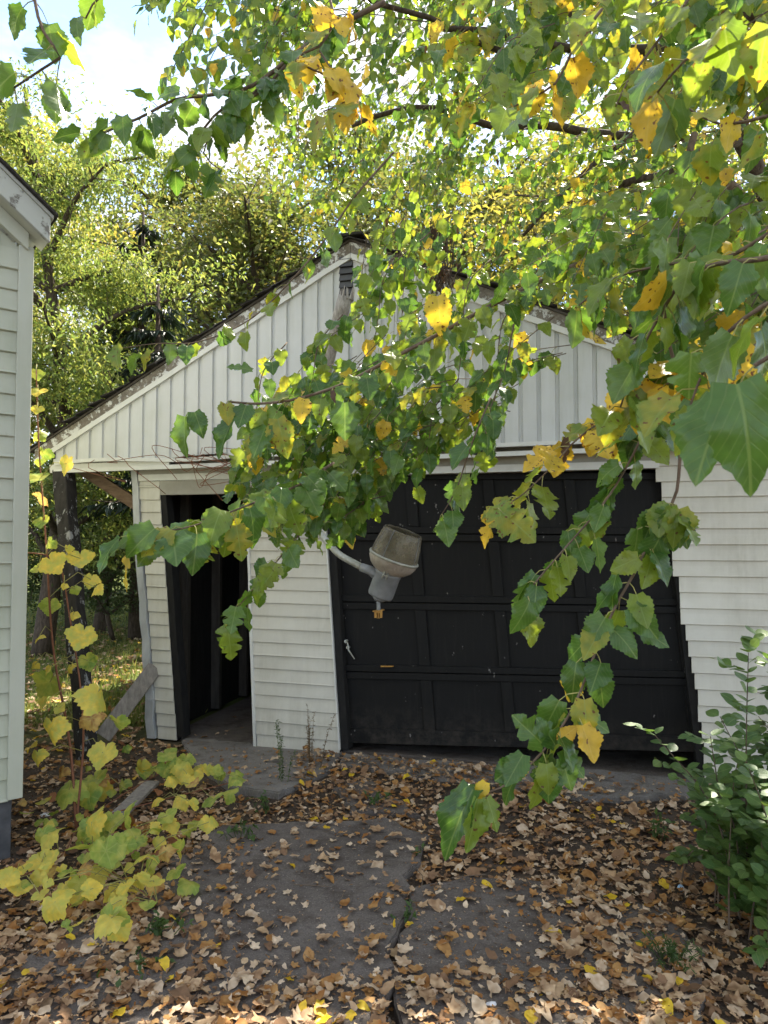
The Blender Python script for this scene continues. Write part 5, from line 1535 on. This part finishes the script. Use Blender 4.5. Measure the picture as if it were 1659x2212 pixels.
for i in order[:300]:
    sh, m, k, zn = fall[i]
    if (sh, k) not in lcache:
        V, T, U = FSH[sh]
        lcache[(sh, k)] = mesh_arrays('fallen_leaf', V, T, U, [FMATS[k]])
    o = link('fallen_leaf', lcache[(sh, k)], None, m)
    sz_ = m.to_scale()[1] * (1.0 if sh < 5 else 0.55)
    word = ('large ' if sz_ > 0.046 else 'small ' if sz_ < 0.036 else '') + look[k] + (' lobed' if sh < 5 else ' oval')
    px_ = project(m.to_translation())
    cell = ROWW[0 if px_[1] < 1760 else 1 if px_[1] < 1930 else 2 if px_[1] < 2080 else 3] + ' ' + COLW[min(6, max(0, int(px_[0] / 1659 * 7)))]
    tag(o, word + ' leaf ' + where[zn] + ', ' + cell, 'leaf', 'single fallen leaves before the garage')
    labelled.setdefault(o['label'], []).append((px_[0], o))
for lab, os_ in labelled.items():              # look-alikes in one patch: counted from the left
    if len(os_) > 1:
        for q_, (_, o) in enumerate(sorted(os_, key=lambda t_: t_[0])):
            o['label'] = lab + ', ' + ['leftmost', 'second from left', 'third from left', 'fourth from left', 'fifth from left', 'sixth from left', 'seventh from left', 'eighth from left'][min(q_, 7)]
rest = link('leaf_litter', scatter_mesh('leaf_litter', FSH, [fall[i][:3] for i in order[300:]], FMATS))
tag(rest, 'thick scatter of small dry leaves covering the ground before the garage', None, None, 'stuff')
# crumbs and broken bits of leaf between the leaves
its = []
for _ in range(9000):
    Y = RNG.uniform(1.9, 5.9); X = RNG.uniform(-0.6, 0.6) * Y
    d_wall = (Vector((X, Y, 0)) - P0).dot(NRM)
    if d_wall < 0.1: continue
    if inside(SLABS[0][0], X, Y) and RNG.random() < 0.75: continue
    a = RNG.uniform(0, 6.28)
    its.append((RNG.randrange(2), frame((X, Y, top_z(X, Y) + 0.003), (math.cos(a), math.sin(a), RNG.gauss(0, 0.3)), jit((0, 0, 1), 0.4), RNG.uniform(0.008, 0.024), 1.2), pick([0.6, 0.3, 0.5, 1.2, 0.02])))
o = link('leaf_crumbs', scatter_mesh('leaf_crumbs', DIAMOND, its, FMATS))
tag(o, 'broken brown crumbs of dead leaves strewn over soil and concrete', None, None, 'stuff')
# twigs on the ground
mb = MB()
for _ in range(60):
    Y = RNG.uniform(2.2, 5.2); X = RNG.uniform(-0.5, 0.55) * Y
    if (Vector((X, Y, 0)) - P0).dot(NRM) < 0.2: continue
    a = RNG.uniform(0, 6.28); L = RNG.uniform(0.05, 0.22); z = top_z(X, Y) + 0.008
    mb.tube([(X, Y, z), (X + L * 0.5 * math.cos(a), Y + L * 0.5 * math.sin(a), z + 0.01), (X + L * math.cos(a + 0.2), Y + L * math.sin(a + 0.2), z)], 0.0022, 4, cap=False)
tag(mb.build('ground_twigs', M['twig']), 'thin broken twigs lying among the fallen leaves', None, None, 'stuff')

# small litter
p = ground_at(1470, 1885 + 30, 0.02)
mb = MB(); mb.lathe([(0.0, 0.012), (0.012, 0.012), (0.0145, 0.010), (0.015, 0.0), (0.013, 0.0), (0.012, 0.008), (0.0, 0.009)], Matrix.Translation((0, 0, 0)), 20)
o = mb.build('bottle_cap', M['blue_plastic'], smooth=True); o.location = (p.x, p.y, top_z(p.x, p.y) + 0.012); o.rotation_euler = (0.5, 0.2, 0)
tag(o, 'pale blue plastic bottle cap among the leaves before the shrub', 'bottle cap')
def crumpled(name, x, y, size, mat, label, cat):
    bm = bmesh.new(); bmesh.ops.create_icosphere(bm, subdivisions=2, radius=size)
    for v in bm.verts: v.co = Vector((v.co.x * 1.4, v.co.y, v.co.z * 0.5)) * RNG.uniform(0.7, 1.2)
    me = bpy.data.meshes.new(name); bm.to_mesh(me); bm.free(); me.materials.append(mat)
    p = ground_at(x, y, 0.02)
    o = link(name, me); o.location = (p.x, p.y, top_z(p.x, p.y) + size * 0.4)
    tag(o, label, cat)
crumpled('paper_scrap', 1061, 2168, 0.014, M['white_scrap'], 'small white scrap on the slab right of the joint', 'scrap')
crumpled('paper_scrap', 98, 1750, 0.022, M['white_scrap'], 'crumpled bluish white scrap in the leaves by the house foot', 'scrap')

# ================================================================== WEEDS AND GRASS
WEED = leaf_mat('weed_leaf', [(0.045, 0.085, 0.022), (0.07, 0.12, 0.03)], 0.3, 0.6, veins=False)
GRASS = leaf_mat('grass_blade', [(0.12, 0.17, 0.04), (0.18, 0.22, 0.06), (0.28, 0.24, 0.10)], 0.35, 0.6, veins=False, tcol=(1.8, 1.7, 1.0))
WDRY = leaf_mat('weed_dry', [(0.16, 0.10, 0.05), (0.10, 0.07, 0.035)], 0.2, 0.8, veins=False)
def weed(name, x, y, n, h, spread, leaf, mat, label, fine=False, z=None):
    p0 = ground_at(x, y, 0.01)
    o = empty(name, (p0.x, p0.y, 0))
    tag(o, label, 'weed')
    its = []
    for k in range(n):
        a = RNG.uniform(0, 6.28); r_ = spread * RNG.random()
        b = Vector((math.cos(a) * r_ * 0.4, math.sin(a) * r_ * 0.4, top_z(p0.x, p0.y)))
        tpt = Vector((math.cos(a) * r_, math.sin(a) * r_, h * RNG.uniform(0.5, 1.0)))
        pts = spline([b, b.lerp(tpt, 0.5) + Vector((0, 0, h * 0.1)), tpt], 0.03)
        mb = MB(); mb.tube(pts, [0.0022 - 0.0014 * i / len(pts) for i in range(len(pts))], 4, cap=False)
        mb.build('stem', mat, o)
        for i in range(1, len(pts)):
            for _ in range(5 if fine else 2):
                d = jit((0, 0, 0.2), 0.8).normalized()
                its.append((RNG.randrange(2), frame(pts[i], d, jit((0, -0.2, 1), 0.4), RNG.uniform(0.5, 1) * leaf, 0.35 if fine else 1.1), 0))
    f = link('foliage', scatter_mesh('foliage', DIAMOND, its, [mat]), o); f['kind'] = 'stuff'
weed('feathery_weed', 612, 1690, 4, 0.42, 0.10, 0.035, WEED, 'tall feathery green weed on the concrete before the middle siding', True)
weed('dry_weed', 672, 1655, 7, 0.48, 0.20, 0.028, WDRY, 'dry brown branching weed beside the garage door foot', True)
weed('crack_weed', 812, 1738, 6, 0.09, 0.09, 0.05, WEED, 'low leafy weed sprouting between two broken slabs')
weed('crack_weed', 880, 1985, 6, 0.06, 0.08, 0.04, WEED, 'small weed growing in the middle of the slab joint')
weed('crack_weed', 905, 1850, 4, 0.05, 0.06, 0.035, WEED, 'tiny weed at the upper end of the slab joint')
weed('leafy_weed', 515, 1815, 7, 0.10, 0.09, 0.06, WEED, 'dark green weed at the left edge of the big slab')
weed('leafy_weed', 575, 1745, 6, 0.10, 0.10, 0.045, WEED, 'green weed among leaves below the concrete apron')
weed('leafy_weed', 345, 2035, 12, 0.10, 0.16, 0.045, WEED, 'weedy green tuft below the grape vine near the slab')
weed('leafy_weed', 285, 2105, 9, 0.07, 0.14, 0.04, WEED, 'low weed patch nearest the bottom of the picture')
weed('leafy_weed', 1420, 1800, 7, 0.12, 0.12, 0.05, WEED, 'small green seedling left of the dark shrub')
weed('grass_tuft', 1455, 2085, 26, 0.10, 0.13, 0.035, WEED, 'dark mossy tuft on the soil below the shrub', True)

# lawn beyond the carport
its = []
for _ in range(16000):
    Y = 6.4 + 14 * RNG.random() ** 1.6
    X = RNG.uniform(-0.62, -0.22) * Y
    if (Vector((X, Y, 0)) - P0).dot(EAX) > pier_l(0) - 0.12: continue
    h = RNG.uniform(0.03, 0.09) * (1 + 0.5 * smooth_noise(X, Y))
    its.append((RNG.randrange(2), frame((X, Y, -0.02), jit((0, 0, 1), 0.35), jit((0, -1, 0), 0.6), h, 0.22 + 0.2 * (Y / 20)), 0))
o = link('grass', scatter_mesh('grass', DIAMOND, its, [GRASS]))
tag(o, 'rough sunlit grass on the lawn beyond the carport post', 'grass', None, 'stuff')
its = []
for _ in range(1500):
    Y = 5.6 + 8 * RNG.random(); X = RNG.uniform(-0.56, -0.30) * Y
    if (Vector((X, Y, 0)) - P0).dot(EAX) > pier_l(0) - 0.12: continue
    a = RNG.uniform(0, 6.28)
    its.append((RNG.randrange(5), frame((X, Y, 0.03), (math.cos(a), math.sin(a), 0), jit((0, 0, 1), 0.3), RNG.uniform(0.025, 0.06)), pick([1, 0.7, 0.5, 0.6, 0.25])))
o = link('lawn_leaves', scatter_mesh('lawn_leaves', MAPLE, its, FMATS))
tag(o, 'dry leaves scattered over the lawn beyond the carport', None, None, 'stuff')

# ================================================================== TREES AND BUSHES BEHIND
def bg_leaf(name, cols, trans=0.46, tcol=(1.6, 1.5, 1.0)):
    return leaf_mat(name, cols, trans, 0.5, veins=False, tcol=tcol, plain=True)
BM = {
 'elder': bg_leaf('elder_leaf', [(0.11, 0.175, 0.05), (0.17, 0.235, 0.06), (0.28, 0.30, 0.085), (0.13, 0.20, 0.055)]),
 'dark': bg_leaf('spruce_needles', [(0.012, 0.026, 0.014), (0.022, 0.040, 0.020)], 0.12),
 'willow': bg_leaf('willow_leaf', [(0.10, 0.12, 0.065), (0.14, 0.155, 0.085), (0.12, 0.135, 0.065)], 0.3, (1.6, 1.6, 1.2)),
 'oak': bg_leaf('oak_leaf', [(0.09, 0.13, 0.038), (0.13, 0.16, 0.045), (0.17, 0.15, 0.05)]),
 'bush': bg_leaf('bush_leaf', [(0.035, 0.065, 0.02), (0.055, 0.09, 0.026), (0.08, 0.11, 0.03)], 0.3),
 'gold': bg_leaf('gold_leaf', [(0.27, 0.26, 0.065), (0.34, 0.29, 0.065), (0.17, 0.21, 0.06)]),
}
def bg_tree(name, label, loc, h, spread, z0, n, leaf, mat, seed, group='trees behind the garage', limbs=14, wide=0.9, clump=0.55, droop=0.3, bark='bark', trunk=0.018, cat='tree'):
    R_ = random.Random(seed)
    base = Vector(loc)
    o = empty(name, base); tag(o, label, cat, group)
    tp = spline([Vector((0, 0, -0.1)), Vector((R_.gauss(0, 0.15), R_.gauss(0, 0.15), h * 0.35)), Vector((R_.gauss(0, 0.3), R_.gauss(0, 0.3), h * 0.7)), Vector((R_.gauss(0, 0.4), R_.gauss(0, 0.4), h * 0.97))], 0.4)
    mb = MB(); mb.tube(tp, [max(0.02, h * trunk * (1 - 0.9 * i / len(tp))) for i in range(len(tp))], 9); mb.build('trunk', M[bark], o, smooth=True)
    tips = []
    for k in range(limbs):
        f = 0.05 + 0.95 * k / limbs
        zz_ = z0 + (h * 0.95 - z0) * f
        st = min(tp, key=lambda p: abs(p.z - zz_ * 0.92))
        a = k * 2.4 + R_.uniform(-0.4, 0.4)
        prof = math.sin(math.pi * (0.22 + 0.74 * f)) ** 0.7
        L = spread * prof * R_.uniform(0.75, 1.1)
        e = st + Vector((math.cos(a) * L, math.sin(a) * L, L * R_.uniform(0.25, 0.6)))
        m1 = st.lerp(e, 0.5) + Vector((0, 0, 0.12 * L))
        lp = spline([st, m1, e], 0.25)
        mb = MB(); mb.tube(lp, [max(0.012, h * 0.0065 * (1 - 0.85 * i / len(lp))) for i in range(len(lp))], 6, cap=False); mb.build('limb', M[bark], o, smooth=True)
        for j in range(7):
            q = lp[int(len(lp) * R_.uniform(0.3, 0.98))]
            d = Vector((R_.gauss(0, 1), R_.gauss(0, 1), R_.gauss(0.1, 0.6))) * L * 0.26
            tips.append((q, q + d))
    mbt = MB()
    for a, b in tips:
        mbt.tube([a, a.lerp(b, 0.5) + Vector((0, 0, 0.08)), b], [0.012, 0.008, 0.003], 4, cap=False)
    mbt.build('twigs', M[bark], o)['kind'] = 'stuff'
    its = []
    dens = [R_.uniform(0.25, 1.0) for _ in tips]
    cum = np.cumsum(dens); tot = cum[-1]
    for _ in range(n):
        i = int(np.searchsorted(cum, R_.random() * tot))
        a, b = tips[min(i, len(tips) - 1)]
        cl = clump * (1 if R_.random() < 0.8 else 0.4)
        p = a.lerp(b, R_.uniform(0.2, 1.1)) + Vector((R_.uniform(-1.5, 1.5) * cl, R_.uniform(-1.5, 1.5) * cl, R_.uniform(-1, 0.8) * cl))
        if p.z < 0.05: continue
        tip = Vector((R_.gauss(0, 1), R_.gauss(0, 1), R_.gauss(-droop, 0.5)))
        its.append((R_.randrange(2), frame(p, tip, Vector((R_.gauss(0, 0.6), R_.gauss(0, 0.6), 1)), leaf * R_.uniform(0.6, 1.2), wide), 0))
    f = link('crown', scatter_mesh('crown', DIAMOND, its, [BM[mat]]), o); f['kind'] = 'stuff'
    return o
def spot(x, Y): return ((x - CX) / F * Y, Y, 0)
bg_tree('box_elder_tree', 'yellow green leaved tree rising behind the left house corner', spot(95, 10.5), 8.8, 2.3, 0.9, 46000, 0.092, 'elder', 1, limbs=26, clump=0.30, wide=0.7, droop=0.7)
bg_tree('box_elder_tree', 'smaller yellow green tree between the house and the garage rake', spot(215, 13.0), 6.9, 2.0, 0.8, 26000, 0.098, 'elder', 2, limbs=22, clump=0.32, wide=0.7, droop=0.7)
bg_tree('grey_willow_tree', 'grey green fine leaved tree behind the left roof slope', spot(520, 20.0), 11.5, 4.4, 1.6, 44000, 0.14, 'willow', 3, limbs=24, clump=0.42, wide=0.35, droop=0.5)
bg_tree('oak_tree', 'open brownish green oak standing above the garage peak', spot(560, 18.0), 11.5, 3.8, 3.5, 18000, 0.19, 'oak', 4, limbs=24, clump=0.6)
bg_tree('golden_tree', 'golden green tree far behind the right end of the garage', spot(1350, 18.0), 13.0, 5.0, 2.0, 18000, 0.19, 'gold', 5, limbs=22, clump=0.7)
bg_tree('green_tree', 'mid green tree behind the middle of the garage roof', spot(1010, 22.0), 14.0, 5.2, 2.5, 18000, 0.22, 'oak', 6, limbs=22, clump=0.7)
bg_tree('golden_tree', 'pale golden tree at the far left edge behind the house', spot(-60, 15.0), 12.5, 3.6, 2.0, 18000, 0.17, 'gold', 7, limbs=18, clump=0.5)
bg_tree('green_tree', 'green tree far right behind the mulberry limbs', spot(1800, 15.0), 11.0, 4.5, 1.5, 10000, 0.19, 'oak', 8, limbs=16, clump=0.7)
bg_tree('bush', 'dense dark green bush seen under the carport brace', spot(250, 12.0), 2.6, 1.3, 0.15, 7000, 0.085, 'bush', 9, 'bushes beyond the lawn', 16, 0.9, 0.22, 0.2, cat='bush')
bg_tree('bush', 'leafy green bush behind the charred carport post', spot(120, 13.5), 2.7, 1.5, 0.15, 7000, 0.09, 'bush', 10, 'bushes beyond the lawn', 16, 0.9, 0.25, 0.2, cat='bush')
bg_tree('bush', 'green bush half hidden by the garage corner', spot(370, 15.0), 2.8, 1.6, 0.15, 6000, 0.10, 'bush', 12, 'bushes beyond the lawn', 14, 0.9, 0.28, 0.2, cat='bush')
bg_tree('green_tree', 'soft green tall tree far behind the left roof slope', spot(400, 26.0), 17.0, 5.2, 2.5, 20000, 0.26, 'oak', 13, limbs=24, clump=0.7)
bg_tree('green_tree', 'tall soft green tree far behind the garage peak', spot(800, 28.0), 19.0, 6.0, 3.0, 20000, 0.28, 'oak', 14, limbs=24, clump=0.8)
bg_tree('green_tree', 'tall tree filling the gap behind the right rake', spot(1200, 27.0), 18.0, 6.0, 3.0, 18000, 0.28, 'oak', 15, limbs=24, clump=0.8)
# dark spruces
def spruce(label, loc, h, r, seed):
    R_ = random.Random(seed)
    o = empty('spruce_tree', loc); tag(o, label, 'tree', 'dark spruces behind the lawn')
    mb = MB(); mb.tube([(0, 0, -0.1), (0.02, 0, h * 0.5), (0, 0, h)], [0.16, 0.10, 0.02], 8); mb.build('trunk', M['bark'], o, smooth=True)
    its = []; bb = MB()
    z = 2.3
    while z < h * 0.98:
        L = r * (1 - z / h) ** 0.8 + 0.15
        for k in range(7):
            a = R_.uniform(0, 6.28)
            e = Vector((math.cos(a) * L, math.sin(a) * L, z - 0.22 * L + R_.gauss(0, 0.06)))
            s_ = Vector((0, 0, z))
            pts = [s_, s_.lerp(e, 0.5) + Vector((0, 0, -0.04)), e + Vector((0, 0, 0.08 * L))]
            bb.tube(pts, [0.022, 0.014, 0.004], 4, cap=False)
            for _ in range(int(26 * L) + 6):
                t = R_.uniform(0.12, 1.0)
                p = s_.lerp(e, t)
                sd = Vector((-math.sin(a), math.cos(a), 0)) * R_.choice((-1, 1))
                its.append((R_.randrange(2), frame(p, sd * 0.7 + Vector((math.cos(a), math.sin(a), -0.75 + R_.gauss(0, 0.2))) * 0.8, Vector((R_.gauss(0, 0.4), R_.gauss(0, 0.4), 1)), R_.uniform(0.16, 0.34) * (1.1 - 0.4 * t), 0.34), 0))
        z += 0.30
    bb.build('branches', M['bark'], o)['kind'] = 'stuff'
    f = link('crown', scatter_mesh('crown', DIAMOND, its, [BM['dark']]), o); f['kind'] = 'stuff'
spruce('tall dark spruce behind the yellow green tree', spot(300, 12.2), 7.4, 1.5, 21)
spruce('dark spruce low behind the left roof slope', spot(335, 10.2), 5.4, 1.35, 22)
# far wood that closes the horizon
its = []
for _ in range(26000):
    Y = RNG.uniform(34, 52); X = RNG.uniform(-40, 45)
    top_ = 5.0 + 2.2 * math.sin(X * 0.33) + 1.4 * math.sin(X * 0.9 + 1)
    its.append((RNG.randrange(2), frame((X, Y, RNG.random() ** 0.8 * top_), jit((0, 0, -0.2), 0.7), jit((0, -0.4, 1), 0.5), RNG.uniform(0.4, 0.8), 1.1), pick([1, 0.7, 0.3])))
o = link('far_wood', scatter_mesh('far_wood', DIAMOND, its, [BM['bush'], BM['oak'], BM['gold']]))
tag(o, 'distant belt of autumn woodland beyond the lawn', 'woodland', None, 'stuff')
